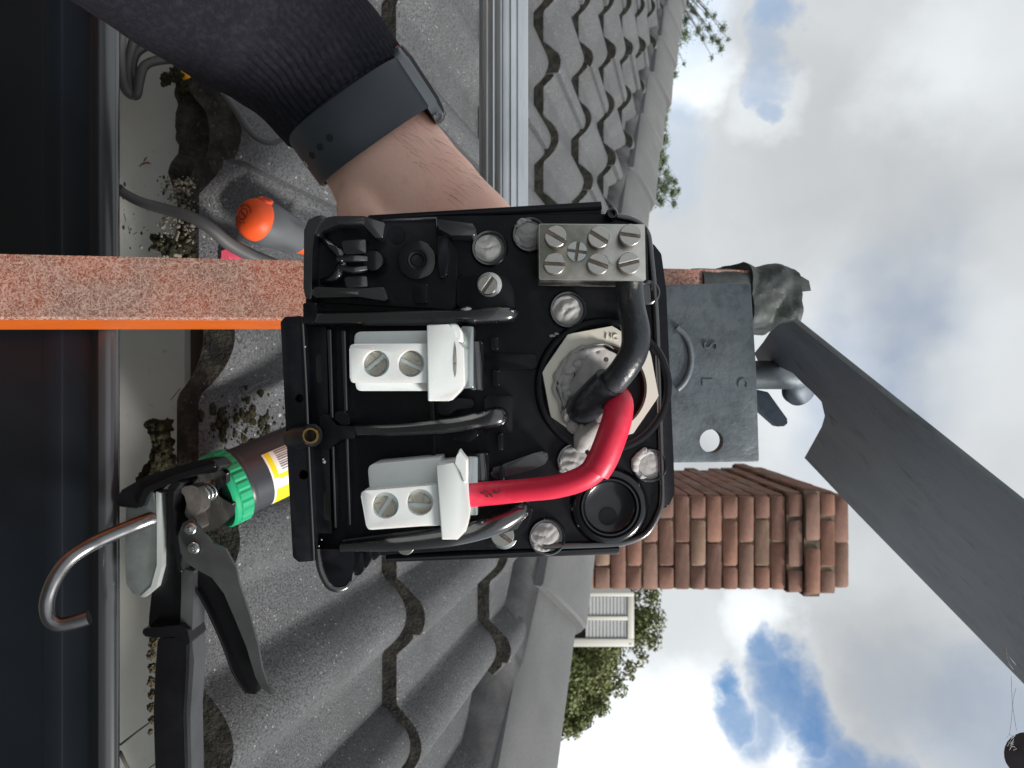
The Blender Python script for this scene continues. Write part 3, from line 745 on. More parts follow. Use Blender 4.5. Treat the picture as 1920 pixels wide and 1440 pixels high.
def px_tree(label, Z, px0, clist, count, size, m, seed, basepx):
    cl = [(P(x, y, Z + random.uniform(-.6, .6)), (r * Z / F, r * Z / F, r * .7 * Z / F)) for x, y, r in clist]
    b = P(960, basepx, Z); tree(label, (b.x, Z, GZ), (b.x, Z, P(px0, 0, Z).z), cl, count, size, m, seed, .35, .14)
px_tree('airy grey green tree with open branch tips at the roof line', 25.0, 1290,
        [(1258, 14, 20), (1282, 12, 16), (1300, 20, 12), (1325, 27, 9), (1340, 30, 7), (1286, 38, 13), (1310, 55, 12), (1330, 52, 9), (1356, 52, 10), (1366, 74, 4), (1348, 78, 10), (1352, 92, 9), (1336, 74, 9), (1318, 72, 9),
         (1335, 108, 6), (1284, 66, 16), (1262, 50, 22), (1262, 85, 20), (1258, 115, 15), (1283, 120, 5), (1265, 140, 9), (1250, 60, 26), (1240, 20, 30), (1230, 90, 34), (1300, -20, 26), (1330, -30, 22), (1270, -50, 40), (1220, -60, 60)],
        30000, .042, M['leaf_grey'], 11, -60)
px_tree('wispy pine like tree standing low behind the hip caps', 28.0, 1225,
        [(1248, 190, 7), (1250, 205, 8), (1246, 222, 9), (1244, 240, 9), (1246, 262, 12), (1240, 285, 11), (1246, 300, 9), (1236, 310, 12), (1250, 325, 9), (1255, 338, 9), (1266, 342, 7), (1232, 340, 12),
         (1246, 355, 12), (1262, 362, 10), (1272, 358, 6), (1228, 368, 12), (1218, 392, 7), (1240, 378, 9), (1264, 382, 7), (1210, 350, 24), (1205, 290, 30), (1215, 240, 24)],
        26000, .046, M['leaf_grey'], 12, 330)

# ------------------------------------------------------------------ ladder
LA = R(15)
lad = thing('ladder', 'orange fibreglass ladder with a weathered front and fluted aluminium rung', 'ladder', (-.2, -.3, GZ))
sdir = Vector((-.0212 * math.cos(LA), math.sin(LA), math.cos(LA))).normalized()
bdir = Vector((0, math.cos(LA), -math.sin(LA)))
rdir = Vector((1, 0, .02)).normalized()
LO = Vector((-.0752, .41 + .2173 * math.tan(LA), 0))            # left front edge of the right-hand stile at camera height
def stile(o_, mirror, t0, t1):
    bm = bmesh.new(); s = -1 if mirror else 1
    sec = [(0, 0), (.0335, 0), (.035, .0015), (.035, .0745), (.0335, .076), (0, .076), (0, .0715), (.0305, .0715), (.0305, .0045), (0, .0045)]
    rings = [[bm.verts.new(o_ + sdir * t + rdir * a * s + bdir * b) for a, b in sec] for t in (t0, t1)]
    n = len(sec)
    for i in range(n):
        f = bm.faces.new((rings[0][i], rings[0][(i + 1) % n], rings[1][(i + 1) % n], rings[1][i]))
        f.material_index = 0 if i in (0, 1, 9) else 1
    for rg in rings:
        for q in ((0, 1, 8, 9), (1, 2, 3, 4, 7, 8), (4, 5, 6, 7)): bm.faces.new([rg[k] for k in q])
    return obj('stile', fin(bm), None, lad, None, [M['fibre'], M['orange_frp']])
tb = (GZ + .01) / sdir.z; tt = .197 / sdir.z
stile(LO, False, tb, tt)
stile(LO + Vector((-.405, 0, 0)), True, tb, tt)
def rung(t):
    c = LO + sdir * t + bdir * .038; bm = bmesh.new(); n = 120; rr = []
    for k in range(n):
        a = 2 * PI * k / n; d = (k % 6)
        rad = .0168 * (1.0 if d not in (0,) else .955)
        if 40 < k < 62: rad = .0168 * (.97 if d else .94)
        rr.append((rad * math.cos(a), rad * math.sin(a)))
    e0, e1 = [[bm.verts.new(c + Vector((x, 0, 0)) + bdir * a * -1 + sdir * b) for a, b in rr] for x in (.029, -.435)]
    for i in range(n): bm.faces.new((e0[i], e0[(i + 1) % n], e1[(i + 1) % n], e1[i]))
    bm.faces.new(e0); bm.faces.new(e1[::-1])
    obj('rung', fin(bm), M['alu'], lad, 12)
for i in range(0, 9): rung(.0042 - .325 * i)
# grey tape bound round the ladder's head
def tape(name, t0, t1, grow, amp, seed, n=56, m_=26, close=False):
    bm = bmesh.new(); rings = []
    for j in range(m_ + 1):
        t = t0 + (t1 - t0) * j / m_; ring = []
        k = j / m_
        for i in range(n):
            a = 2 * PI * i / n; ca, sa = math.cos(a), math.sin(a)
            sup = (abs(ca) ** 5 + abs(sa) ** 5) ** (-1 / 5)
            hx, hy = .0185 + grow, .0395 + grow
            if close and k > .86: q = 1 - (k - .86) / .14 * .28; hx *= q; hy *= q
            p = LO + sdir * t + rdir * .0172 + bdir * .038 + rdir * (ca * sup * hx) + bdir * (sa * sup * hy)
            w = noise.fractal(Vector((ca * 1.6 + seed, sa * 1.6, t * 42)), 1, 2, 5) * amp
            w += amp * .8 * (abs(math.sin((t * 120 + a * 1.5 + seed) % PI)) - .5) * (1 if close else .25)
            ring.append(bm.verts.new(p + (rdir * ca + bdir * sa) * w))
        rings.append(ring)
    for j in range(m_):
        for i in range(n): bm.faces.new((rings[j][i], rings[j][(i + 1) % n], rings[j + 1][(i + 1) % n], rings[j + 1][i]))
    bm.faces.new(rings[0][::-1]); bm.faces.new(rings[-1])
    return obj(name, fin(bm), M['tape'], lad, 28)
tape('tape_wrap', .134, .185, .0012, .0008, 1)
tape('tape_wrap', .170, .2135, .0042, .0036, 4, close=True, n=72, m_=34)
for q in range(1):                                              # loose tape tails at the end
    bm = bmesh.new(); c = LO + sdir * (.209 + .001 * q) + rdir * (.004 + .012 * q) + bdir * (.0 + .003 * q) - bdir * .004
    pts = [c, c + sdir * .006 + rdir * .003, c + sdir * .0075 + rdir * .010, c + rdir * .011 - sdir * .002]
    add_prism(bm, pts, bdir * .0012); obj('tape_end', fin(bm), M['tape'], lad, None)

# ------------------------------------------------------------------ steel bracket
brk = thing('steel_bracket', 'grey painted steel bracket plate with a long diagonal flat brace', 'bracket', P(1340, 700, .40))
plate = ext('plate', [(1150, 536), (1408, 530), (1418, 700), (1424, 866), (1150, 869)], .386, .393, M['steel'], brk, bev=.0008)
cut(plate, [(1340, 829, 22.5, .38, .40)])
arc = [(1246 + 50 * math.cos(a), 672 + 66 * math.sin(a), .3858) for a in [R(-62 + 124 * i / 10) for i in range(11)]]
ptube('embossed_ring', arc, 6, M['steel'], brk, n=8, sub=3)
text_mesh('embossed_letter', 'S', .0105, facing(1331, 648, .3857, R(90)), M['steel'], brk, .0006)
text_mesh('embossed_letter', 'L', .0085, facing(1326, 716, .3858, R(90)), M['steel'], brk, .0003)
text_mesh('embossed_letter', 'C', .0075, facing(1392, 718, .3858, R(90)), M['steel'], brk, .0003)
# brace: a flat bar that rises towards the viewer
b1, b2 = P(1490, 720, .480), P(1905, 1095, .362)
nrm = (b2 - b1).cross(Vector((.78, 0, .62))).normalized()
if nrm.y > 0: nrm = -nrm
def onplane(px, py, p0, n_):
    d = Vector(((py - 720) / F, 1, (px - 960) / F)); return d * (p0.dot(n_) / d.dot(n_))
bo = [(1437, 637), (1450, 618), (1467, 603), (1495, 596), (1920, 935), (2050, 1040), (2050, 1410), (1920, 1272), (1613, 960), (1513, 855), (1532, 822), (1547, 795), (1553, 775), (1547, 748), (1528, 728), (1510, 712), (1493, 694), (1470, 684), (1430, 680), (1420, 658)]
bm = bmesh.new(); add_prism(bm, [onplane(x, y, b1, nrm) for x, y in bo], -nrm * .0026, .0007, 2); fin(bm)
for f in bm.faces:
    if abs(f.normal.dot(nrm)) < .96: f.material_index = 1  # edge faces take the paler, skylit steel
obj('brace', bm, None, brk, 40, [M['steel_dark'], M['skylit_edge']])
tube('pin', [P(1385, 703, .475), P(1440, 703, .478), P(1500, 704, .482)], [.0092, .0092, .0092], M['steel'], brk, n=24, sub=4)
lathe('washer', P(1497, 728, .487), Vector((.35, -.9, .2)), [(.0085, -.002), (.0112, -.0015), (.0112, .003), (.0100, .004)], M['steel_dark'], brk, 28)
ext('hook_tab', [(1400, 742), (1408, 728), (1440, 735), (1478, 788), (1474, 799), (1456, 800), (1420, 768)], .484, .491, M['steel_dark'], brk, r=6, bev=.0012)
pp = thing('service_pipe', 'dark rounded pipe end at the lower right corner of the picture', 'pipe', P(1960, 1450, .36))
tube('pipe', [P(1921, 1412, .36), P(1960, 1440, .362), P(2080, 1530, .365)], [.0105, .014, .014], M['steel_dark'], pp, n=24, sub=6, jit=.05)
bm = bmesh.new()
for q in range(12):
    a = P(1893 + random.uniform(-2, 14), 1375 + q * 2.6, .352); add_tube(bm, [a, a + Vector((random.uniform(-.002, .002), -.002, -.002 - random.random() * .002))], .00012, 3, 1)
f_ = obj('lint', fin(bm), M['web'], pp); f_['kind'] = 'stuff'
bm = bmesh.new()
for pts in (((1880, 1208, .365), (1890, 1228, .36), (1904, 1246, .36), (1902, 1252, .36)), ((1905, 1290, .36), (1899, 1320, .36), (1906, 1370, .355)), ((1896, 1268, .36), (1898, 1330, .357), (1893, 1378, .353)), ((1886, 1215, .362), (1890, 1240, .36), (1900, 1255, .36))):
    add_tube(bm, [P(*p) for p in pts], .00013, 4, 4)
w_ = obj('cobweb', fin(bm), M['web'], None); tag(w_, 'thin pale cobweb threads hanging from the diagonal brace', 'cobweb'); w_['kind'] = 'stuff'

# ------------------------------------------------------------------ junction box
jb = thing('junction_box', 'open black plastic junction box with white terminals held up in front of the ladder', 'junction box', P(900, 725, .31))
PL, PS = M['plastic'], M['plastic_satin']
ZB = .292                                   # floor of the tray
base_o = [(578, 427), (600, 408), (690, 407), (1150, 401), (1190, 410), (1214, 430), (1222, 470), (1233, 600), (1244, 880), (1245, 935), (1236, 970), (1214, 1004), (1180, 1019), (1140, 1024), (860, 1032), (700, 1042), (600, 1046), (577, 1040), (571, 600), (573, 580)]
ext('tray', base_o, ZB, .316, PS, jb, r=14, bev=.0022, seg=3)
ext('back_plate', [(1150, 430), (1226, 458), (1240, 476), (1249, 540), (1263, 860), (1265, 925), (1253, 950), (1170, 975)], .298, .311, PS, jb, r=12, bev=.001)
# raised rim round the right-hand end
rim = [(1150, 404), (1188, 413), (1211, 433), (1219, 470), (1230, 600), (1240, 870), (1241, 935), (1232, 968), (1211, 1000), (1178, 1015), (1140, 1020), (1020, 1024)]
tube('rim', [P(x, y, ZB - .0008) for x, y in rim], .0013, PL, jb, n=8, sub=5)
# mounting channels along both sides
ext('mounting_channel', [(690, 408), (690, 403), (1128, 377), (1128, 402)], .296, .318, PS, jb, bev=.0008)
ext('mounting_channel', [(722, 1055), (722, 1040), (1162, 1020), (1162, 1040)], .296, .318, PS, jb, bev=.0008)
tube('channel_lip', [P(690, 411, .2945), P(1128, 388, .2945)], .0011, PS, jb, n=6, sub=1)
tube('channel_lip', [P(724, 1047, .2945), P(1160, 1027, .2945)], .0011, PS, jb, n=6, sub=1)
disc('boss', 1145, 405, .290, [(11, 0), (11, .004), (9, .005), (6, .005), (5, .002)], M['plastic_mid'], jb, 20, cap1=True)
# hinge-side flange with holes
fl = ext('flange', [(526, 604), (534, 594), (566, 592), (574, 700), (590, 1052), (560, 1054), (549, 1045), (537, 820)], .281, .309, PS, jb, r=4, bev=.0012)
cut(fl, [(545, 748, 8.5, .27, .287), (553, 897, 9.5, .27, .32)])
tube('flange_edge', [P(567, 594, .2808), P(574, 720, .2808), (P(580, 860, .2808)), P(589, 1050, .2808)], .0005, PL, jb, n=6, sub=4)
# inner wall of the terminal compartment: stepped ridges and slots
for (x0, y0, x1, y1, zt, zb, mm) in ((576, 612, 612, 1000, .2865, .296, PS), (613.5, 618, 621, 990, .2835, .296, PL), (640, 620, 648, 985, .2850, .296, PL)):
    ext('ridge', [(x0, y0), (x1, y0), (x1 + 10, y1), (x0 + 14, y1)], zt, zb, mm, jb, r=2, bev=.0012)
for x, y in ((598, 690), (612, 948)):
    o = ext('slot', [(x - 6, y - 26), (x + 6, y - 26), (x + 9, y + 8), (x + 8, y + 28), (x - 4, y + 28)], .2864, .2872, M['dark'], jb, r=6, bev=.0003)
# brass insert on its boss and star-shaped stop
tube('boss', [P(552, 822, .284), P(566, 818, .279), P(586, 816, .2735)], [.0045, .0045, .0042], PS, jb, n=24, sub=4)
disc('brass_insert', 586, 816, .2732, [(15.5, -.0003), (15.5, .0026), (14.5, .0029), (11.5, .0029), (11, .0024), (10.5, .0002)], M['brass'], jb, 32, cap1=False)
disc('insert_bore', 587, 816, .2733, [(10.4, 0), (10.4, .0002)], M['dark'], jb, 20)
ext('stop_plate', [(600, 777), (612, 776), (622, 788), (632, 798), (664, 799), (668, 823), (640, 824), (628, 832), (618, 842), (600, 843)], .279, .292, PS, jb, r=4, bev=.0006)
ext('stop_block', [(628, 772), (648, 770), (656, 782), (656, 797), (640, 797), (628, 786)], .281, .292, PL, jb, r=4, bev=.0008)

# rails
def rail(pts, rpx, flat=.0):
    return ptube('rail', pts, rpx, PL, jb, n=20, sub=8)
rail([(578, 597, .283), (700, 597, .281), (840, 595, .2795), (945, 590, .279), (965, 588, .283)], [13, 14, 15, 15, 10])
ext('rail_web', [(578, 588), (960, 580), (966, 600), (960, 604), (578, 608)], .2855, .296, PL, jb, r=3)
rail([(662, 807, .282), (740, 806, .281), (850, 797, .279), (925, 783, .278), (936, 781, .280)], [11, 12, 15, 20, 19])
rail([(640, 1026, .283), (760, 1018, .281), (860, 1004, .279), (930, 983, .279), (972, 960, .281), (985, 944, .284)], [10, 14, 18, 20, 17, 10])
ext('rail_web', [(640, 1012), (860, 985), (940, 962), (984, 935), (990, 962), (970, 992), (925, 1006), (860, 1016), (640, 1036)], .2855, .296, PL, jb, r=5)
ext('rail_end', [(890, 1000), (960, 984), (990, 950), (1000, 955), (990, 990), (972, 1012), (920, 1026)], .288, .296, PL, jb, r=6, bev=.001)
ext('rail_block', [(568, 568), (594, 568), (594, 594), (588, 606), (569, 606)], .279, .296, PL, jb, r=3, bev=.0012)
# clip posts
for cx, y0, y1, w in ((893, 632, 740, 12.5), (903, 840, 952, 13)):
    ptube('clip_post', [(cx - 3, y0 + w * .8, .278), (cx, (y0 + y1) / 2, .2775), (cx + 3, y1 - w * .8, .278)], [w * .9, w, w * .9], PL, jb, n=18, sub=6)
    ext('clip_base', rect(cx - 12, y0 + 8, cx + 14, y1 - 6), .2815, .296, PL, jb, r=6, bev=.001)
for r_ in ((921, 632, 935, 657), (924, 694, 938, 724), (934, 812, 944, 845), (936, 872, 947, 900)):
    ext('rib', rect(*r_), .2835, .296, PL, jb, r=4, bev=.0013)
for r_ in ((906, 664, 1006, 692), (908, 742, 962, 812)):
    ext('step', rect(*r_), .2895, .296, PS, jb, r=5, bev=.0006)
ext('finger_rib', [(918, 880), (1000, 850), (1022, 845), (1030, 856), (1022, 870), (1000, 880), (924, 900)], .2845, .296, PL, jb, r=7, bev=.0016, seg=3)
ext('rib_block', [(822, 756), (850, 746), (888, 748), (890, 764), (852, 768), (846, 778), (822, 778)], .283, .296, PS, jb, r=5, bev=.001)
ext('rib_block', [(848, 806), (895, 800), (898, 818), (880, 830), (850, 826)], .283, .296, PL, jb, r=5, bev=.001)
ext('compartment_step', [(806, 752), (814, 752), (818, 862), (810, 862)], .2845, .296, PL, jb, r=2, bev=.0014)
ext('compartment_step', [(806, 618), (814, 618), (815, 640), (806, 640)], .2845, .296, PL, jb, r=2, bev=.0014)

# upper left cover holder
ext('holder_floor', [(722, 412), (819, 408), (840, 446), (858, 470), (860, 574), (845, 580), (600, 566), (592, 548), (592, 436), (610, 420)], .2885, .296, PS, jb, r=8, bev=.0006)
ext('holder_wall', [(570, 432), (578, 412), (596, 404), (612, 404), (600, 416), (590, 436), (586, 470), (584, 562), (573, 560), (569, 540)], .2785, .297, PL, jb, r=7, bev=.0030, seg=4)
ext('holder_wall', [(588, 428), (602, 410), (626, 405), (682, 405), (722, 418), (718, 446), (704, 446), (682, 422), (630, 422), (604, 434), (594, 446)], .2795, .296, PL, jb, r=6, bev=.0034, seg=4)
ext('holder_wall', [(586, 540), (596, 538), (674, 541), (720, 538), (728, 560), (722, 564), (672, 556), (590, 558), (584, 550)], .2795, .296, PL, jb, r=4, bev=.0030, seg=4)
ext('holder_cap', rect(629, 407.5, 682, 420), .2785, .281, PL, jb, r=3, bev=.0012)
ext('holder_cap', [(592, 542), (672, 545), (673, 553), (592, 555)], .2788, .281, PL, jb, r=3, bev=.001)
ptube('holder_arm', [(607, 446, .286), (622, 462, .283), (636, 474, .282), (640, 486, .283), (646, 490, .284)], [7, 8, 9, 8, 7], PL, jb, n=14)
ptube('holder_arm', [(605, 528, .286), (622, 524, .283), (634, 514, .282), (638, 502, .283), (646, 497, .284)], [7, 8, 9, 8, 7], PL, jb, n=14)
ptube('holder_pin', [(634, 486, .280), (662, 485, .2785), (688, 486, .280)], [6, 7, 6.5], PL, jb, n=14)
ptube('holder_pin', [(640, 503, .280), (664, 506, .279), (688, 503, .280)], [6, 7, 6], PL, jb, n=14)
ext('holder_block', [(640, 452), (686, 448), (687, 475), (646, 477)], .2815, .292, PL, jb, r=3, bev=.0020)
ext('holder_block', [(645, 520), (688, 517), (690, 538), (650, 540)], .2815, .292, PL, jb, r=3, bev=.0020)
lathe('holder_knob', P(704, 493, .286), CAMW, [(.0046, 0), (.0046, .004), (.0038, .0058), (.002, .0063)], M['plastic_mid'], jb, 24)
for x, y in ((745, 441), (751, 545)):
    lathe('ejector_mark', P(x, y, .2884), CAMW, [(.0033, 0), (.0033, .0002), (.0031, .0002), (.0031, .00005)], PS, jb, 28)
lathe('screw_boss', P(783, 489, .2885), CAMW, [(.0076, 0), (.0075, .0022), (.0069, .0026), (.0038, .0026), (.0034, .0020), (.0027, .0019), (.0025, -.001), (.0003, -.0012)], M['plastic_mid'], jb, 36, cap1=False)
lathe('screw_bore', P(783, 489, .2885), CAMW, [(.0024, 0), (.0024, .0006)], M['dark'], jb, 20)
ext('holder_tab', [(820, 411), (886, 419), (893, 430), (890, 442), (846, 441), (822, 428)], .2800, .290, PL, jb, r=3, bev=.0034, seg=4)
ext('holder_post', [(821, 442), (838, 444), (842, 480), (839, 516), (826, 524), (822, 490)], .284, .296, PL, jb, r=5, bev=.0018)
ext('holder_post', rect(778, 532, 802, 568), .2855, .296, PL, jb, r=3, bev=.0018)
tube('panel_edge', [P(718, 413, .2875), P(818, 409, .2875), P(820, 440, .2875)], .0004, PL, jb, n=6, sub=1)
# screw platform
ext('platform', [(858, 514), (930, 512), (950, 520), (962, 540), (968, 580), (858, 582)], .2845, .296, PS, jb, r=10, bev=.001)
disc('washer', 918, 534, .2843, [(23, 0), (23, .0008), (21, .0011)], M['clear'], jb, 32)
screw(914, 534, .2808, 18.5, R(-55), .0026, M['screw'], jb, slot=.16)
# lower screws
disc('washer', 945, 1004, .2905, [(25, 0), (25, .0008), (23, .0010)], M['chrome'], jb, 32)
screw(942, 1004, .2868, 22, R(38), .003, M['screw'], jb, slot=.14)
screw(760, 1024, .289, 17, R(10), .004, M['screw'], jb, slot=.14)

# ear at the lower edge
ext('ear', [(594, 1030), (596, 1052), (601, 1072), (610, 1092), (622, 1105), (640, 1108), (652, 1104), (659, 1092), (662, 1070), (664, 1030)], .2855, .302, PL, jb, r=4, bev=.0016, seg=3)
ptube('ear_rim', [(596, 1030, .282), (599, 1058, .281), (606, 1080, .281), (617, 1098, .281), (632, 1105, .281), (648, 1101, .282), (657, 1090, .283)], [6, 7, 7, 7, 6, 5, 4], PL, jb, n=12)
ext('ear_rib', [(664, 1036), (680, 1036), (682, 1070), (676, 1078), (664, 1080)], .2865, .302, PS, jb, r=3, bev=.001)
ext('ear_rib', [(683, 1036), (697, 1034), (696, 1050), (688, 1064), (683, 1066)], .288, .302, PL, jb, r=2, bev=.0012)
ext('ear_rib', [(698, 1034), (711, 1032), (710, 1044), (703, 1050), (698, 1051)], .289, .302, PL, jb, r=2, bev=.001)

# putty plugged screw holes
def putty_disc(px, py, Z, rpx, h, seed, parent, name='putty_plug', hole=None, twist=2.2):
    bm = bmesh.new(); nr, na = 14, 44; r = rpx * Z / F; c = P(px, py, Z); rings = []
    cv = bm.verts.new(c + Vector((0, -h, 0)))
    sa = random.Random(seed).uniform(0, 6.28)
    for i in range(1, nr + 1):
        k = i / nr; ring = []
        for j in range(na):
            a = 2 * PI * j / na; x, z = k * math.cos(a), k * math.sin(a)
            s = x * math.cos(sa) + z * math.sin(sa); t = -x * math.sin(sa) + z * math.cos(sa)
            fold = abs(math.sin(s * 4.6 + t * t * twist + 1.2 * noise.noise(Vector((x * 1.6, z * 1.6, seed)))))
            d = h * (1 - k * k) * (.8) + h * .42 * fold * (1 - .35 * k) + h * .16 * noise.fractal(Vector((x * 2 + seed, z * 2, 1.5)), 1, 2, 3)
            edge = r * k * (1 + (.05 * noise.noise(Vector((math.cos(a) * 2, math.sin(a) * 2, seed))) if k > .85 else 0))
            ring.append(bm.verts.new(c + Vector((math.sin(a) * edge, -d, math.cos(a) * edge))))
        rings.append(ring)
    for j in range(na): bm.faces.new((cv, rings[0][j], rings[0][(j + 1) % na]))
    for i in range(nr - 1):
        for j in range(na): bm.faces.new((rings[i][j], rings[i + 1][j], rings[i + 1][(j + 1) % na], rings[i][(j + 1) % na]))
    return obj(name, fin(bm), M['putty'], parent, 65)
def plug(px, py, r, seed, h=.0011, collar=True, Z=None, rags=()):
    Z = Z or ZB - .0004
    disc('plug_collar', px + 3, py, Z, [(r + 10, 0), (r + 9, .0012), (r + 7, .0017), (r + 4, .0015), (r + 2.5, -.0002)], PL, jb, 36, cap1=False)
    o = putty_disc(px, py, Z - .0002, r, h, seed, jb)
    if rags:
        bm = bmesh.new()
        for i, (a0, a1, k, rr) in enumerate(rags): crescent(bm, px, py, r * k, a0, a1, Z - .0010, rr, seed + i)
        obj('putty_rag', fin(bm), M['putty'], jb, 75)
def crescent(bm, cx, cy, rad, a0, a1, z, r0, seed, nn=12):
    pts, rr_ = [], []
    for i in range(nn):
        a = R(a0 + (a1 - a0) * i / (nn - 1)); k = rad * (1 + .10 * noise.noise(Vector((i * .45, seed, 0))))
        pts.append(P(cx + k * math.cos(a), cy + k * math.sin(a), z + .0005 * noise.noise(Vector((i * .7, 2, seed)))))
        rr_.append(max(.06, .12 + .88 * math.sin(PI * i / (nn - 1)) * (1 + .55 * noise.noise(Vector((i * .55, seed, 3))))) * r0 * z / F)
    add_tube(bm, pts, rr_, 12, 5, jit=.22)
plug(915, 466, 25, 3)
plug(990, 441, 24, 4, rags=((200, 285, 1.18, 5), (120, 185, .95, 5)))
plug(1062, 581, 26, 5, .0014)
plug(1076, 865, 27, 6, .0012, rags=((90, 190, .98, 6),))
plug(1214, 872, 24, 7, .0006, rags=((115, 300, .98, 8), (225, 285, 1.12, 6), (95, 150, .98, 5)))
plug(1023, 1006, 26, 8, .0014, rags=((70, 190, 1.0, 5),))
disc('plug_collar', 1214, 549, ZB - .0004, [(24, 0), (23, .0012), (20, .0016), (16, .0012), (14, -.001), (1, -.0012)], PL, jb, 32, cap1=False)
for i, (x, y, r_) in enumerate(((836 + 40, 581, 8), (1036, 630, 5), (1044, 626, 4))):
    bm = bmesh.new(); lump(bm, P(x, y, .2775 if i == 0 else ZB - .001), r_ * .28 / F, 20 + i, 2, .5, 1.5, (.6, .35, 1.25)); obj('putty_smear', fin(bm), M['putty'], jb, 70)

for i, (x, y, r_) in enumerate(((608, 866, 3), (606, 861, 1.6), (596, 812, 1.5), (572, 650, 1.6), (641, 489, 1.5), (603, 1012, 1.4), (598, 1024, 1.2))):
    bm = bmesh.new(); lump(bm, P(x, y, .2783), r_ * .28 / F, 60 + i, 2, .5, 1.5, (1, .4, 1)); obj('white_fleck', fin(bm), M['flake'], jb, 70)
# round knock-out at the lower right
disc('knockout', 1142, 949, ZB - .0002, [(74, 0), (70, .0012), (67, .0024), (62, .0029), (58, .0030), (55, .0022), (53, .0030), (50, .0030), (48, .0016), (44, .0008), (20, .0003), (1, .0003)], M['plastic_mid'], jb, 56)
disc('ejector_mark', 1140, 968, ZB - .0008, [(17, 0), (17, .0002), (16, .0002), (16, .0001)], PS, jb, 32)
disc('ejector_mark', 1231, 934, ZB - .0001, [(9, 0), (9, .0002), (8, .0002), (8, .0001)], PS, jb, 24)

# cable entry: collar, octagonal nut, bore, putty
NX, NY = 1126, 720
disc('entry_collar', 1131, 724, ZB - .0002, [(130, -.001), (128, .0012), (125, .0021), (121, .0023), (116, .0022), (113, .0016), (110, .0004), (90, .0002)], PS, jb, 72, cap0=False, cap1=False)
bm = bmesh.new(); n = 64; zt = ZB - .0042; s = zt / F
outer, inner = [], []
for i in range(n):
    a = 2 * PI * i / n; a8 = R(-78 + 22.5)
    k = math.cos(PI / 8) / math.cos(((a - a8 + PI / 8) % (PI / 4)) - PI / 8)
    outer.append((112 * k * math.cos(a), 112 * k * math.sin(a))); inner.append((84 * math.cos(a) + 2, 82 * math.sin(a) + 8))
def rg(l, y, k=1.0): return [bm.verts.new((P(NX, NY, zt).x + q[1] * s * k, y, P(NX, NY, zt).z + q[0] * s * k)) for q in l]
loops = [rg(outer, zt + .006), rg(outer, zt + .0006), rg(outer, zt, .993), rg(inner, zt, 1.012), rg(inner, zt + .0006), rg(inner, zt + .012)]
for k in range(5):
    for i in range(n): bm.faces.new((loops[k][i], loops[k][(i + 1) % n], loops[k + 1][(i + 1) % n], loops[k + 1][i]))
obj('octagonal_nut', fin(bm), M['cream'], jb, 30)
text_mesh('nut_lettering', 'NC', .0034, facing(1147, 632, zt - .0001, R(6)), M['cream'], jb, .0003)
disc('entry_bore', 1128, 728, ZB - .003, [(81, -.012), (81, .0022), (79, .0022), (78, -.0118), (1, -.0119)], M['bore'], jb, 48, cap0=False, cap1=False)
# putty inside, swept up on the left side of the hole
bm = bmesh.new(); nr, na = 26, 90; c = P(1118, 728, ZB); rr = 76 * ZB / F; rings = []
hgt = lambda x, z: None
def ph(x, z):
    # x picture right, z picture down, unit disc
    lift = .0038 * max(0, min(1, (.75 - x) / 1.1)) - .004 * max(0, x - .25)
    f1 = abs(math.sin(4.2 * (z * .8 - .25 * x + .35 * math.sin(2.2 * x + 1)) + 1.0)) * .0011
    f2 = noise.ridged_multi_fractal(Vector((x * 1.7 + 3, z * 1.7 + x * .8, .4)), 1.0, 2.1, 3, 1.0, 2.0) * .0006
    return lift + f1 + f2
rings = [[bm.verts.new(c + Vector((0, -ph(0, 0), 0)))]]
for i in range(1, nr + 1):
    k = i / nr; rings.append([bm.verts.new(c + Vector((k * rr * math.sin(2 * PI * j / na), -ph(k * math.cos(2 * PI * j / na), k * math.sin(2 * PI * j / na)) + (.002 if i == nr else 0), k * rr * math.cos(2 * PI * j / na)))) for j in range(na)])
for j in range(na): bm.faces.new((rings[0][0], rings[1][j], rings[1][(j + 1) % na]))
for i in range(1, nr):
    for j in range(na): bm.faces.new((rings[i][j], rings[i + 1][j], rings[i + 1][(j + 1) % na], rings[i][(j + 1) % na]))
for i, (x, y, z, r_, sq) in enumerate((
                                       (1062, 780, .284, 12, (1.2, .8, .7)), (1075, 800, .283, 13, (1, .7, 1)), (1095, 815, .282, 15, (1.4, .7, .9)), (1106, 828, .2815, 12, (1.5, .7, .7)), (1112, 806, .283, 16, (1, .7, 1.2)), (1140, 800, .2835, 16, (1, .8, 1.2)))):
    lump(bm, P(x, y, z), r_ * z / F, 40 + i, 3, .26, 1.3, sq)
crescent(bm, 1124, 728, 82, 138, 290, .2870, 6, 1, 22); crescent(bm, 1124, 728, 74, 165, 285, .2866, 9, 2, 20); crescent(bm, 1122, 728, 62, 150, 250, .2868, 12, 3, 18)
# drawn-out tongue of putty over the nut's edge
add_tube(bm, [P(1120, 800, .2835), P(1100, 818, .2825), P(1092, 838, .282), P(1094, 848, .2825)], [.0050, .0048, .0030, .0006], 14, 6, jit=.35)
obj('entry_putty', fin(bm), M['putty'], jb, 65)
bm = bmesh.new()
for x, y, r_ in ((1073, 702, 6), (1136, 674, 5), (1047, 718, 4)): add_lathe(bm, P(x, y, .2862 if x < 1100 else .2868), Vector((.2, -1, .3)), [(r_ * .28 / F, 0), (r_ * .26 / F, .0006)], 12)
obj('putty_pit', fin(bm), M['bore'], jb)

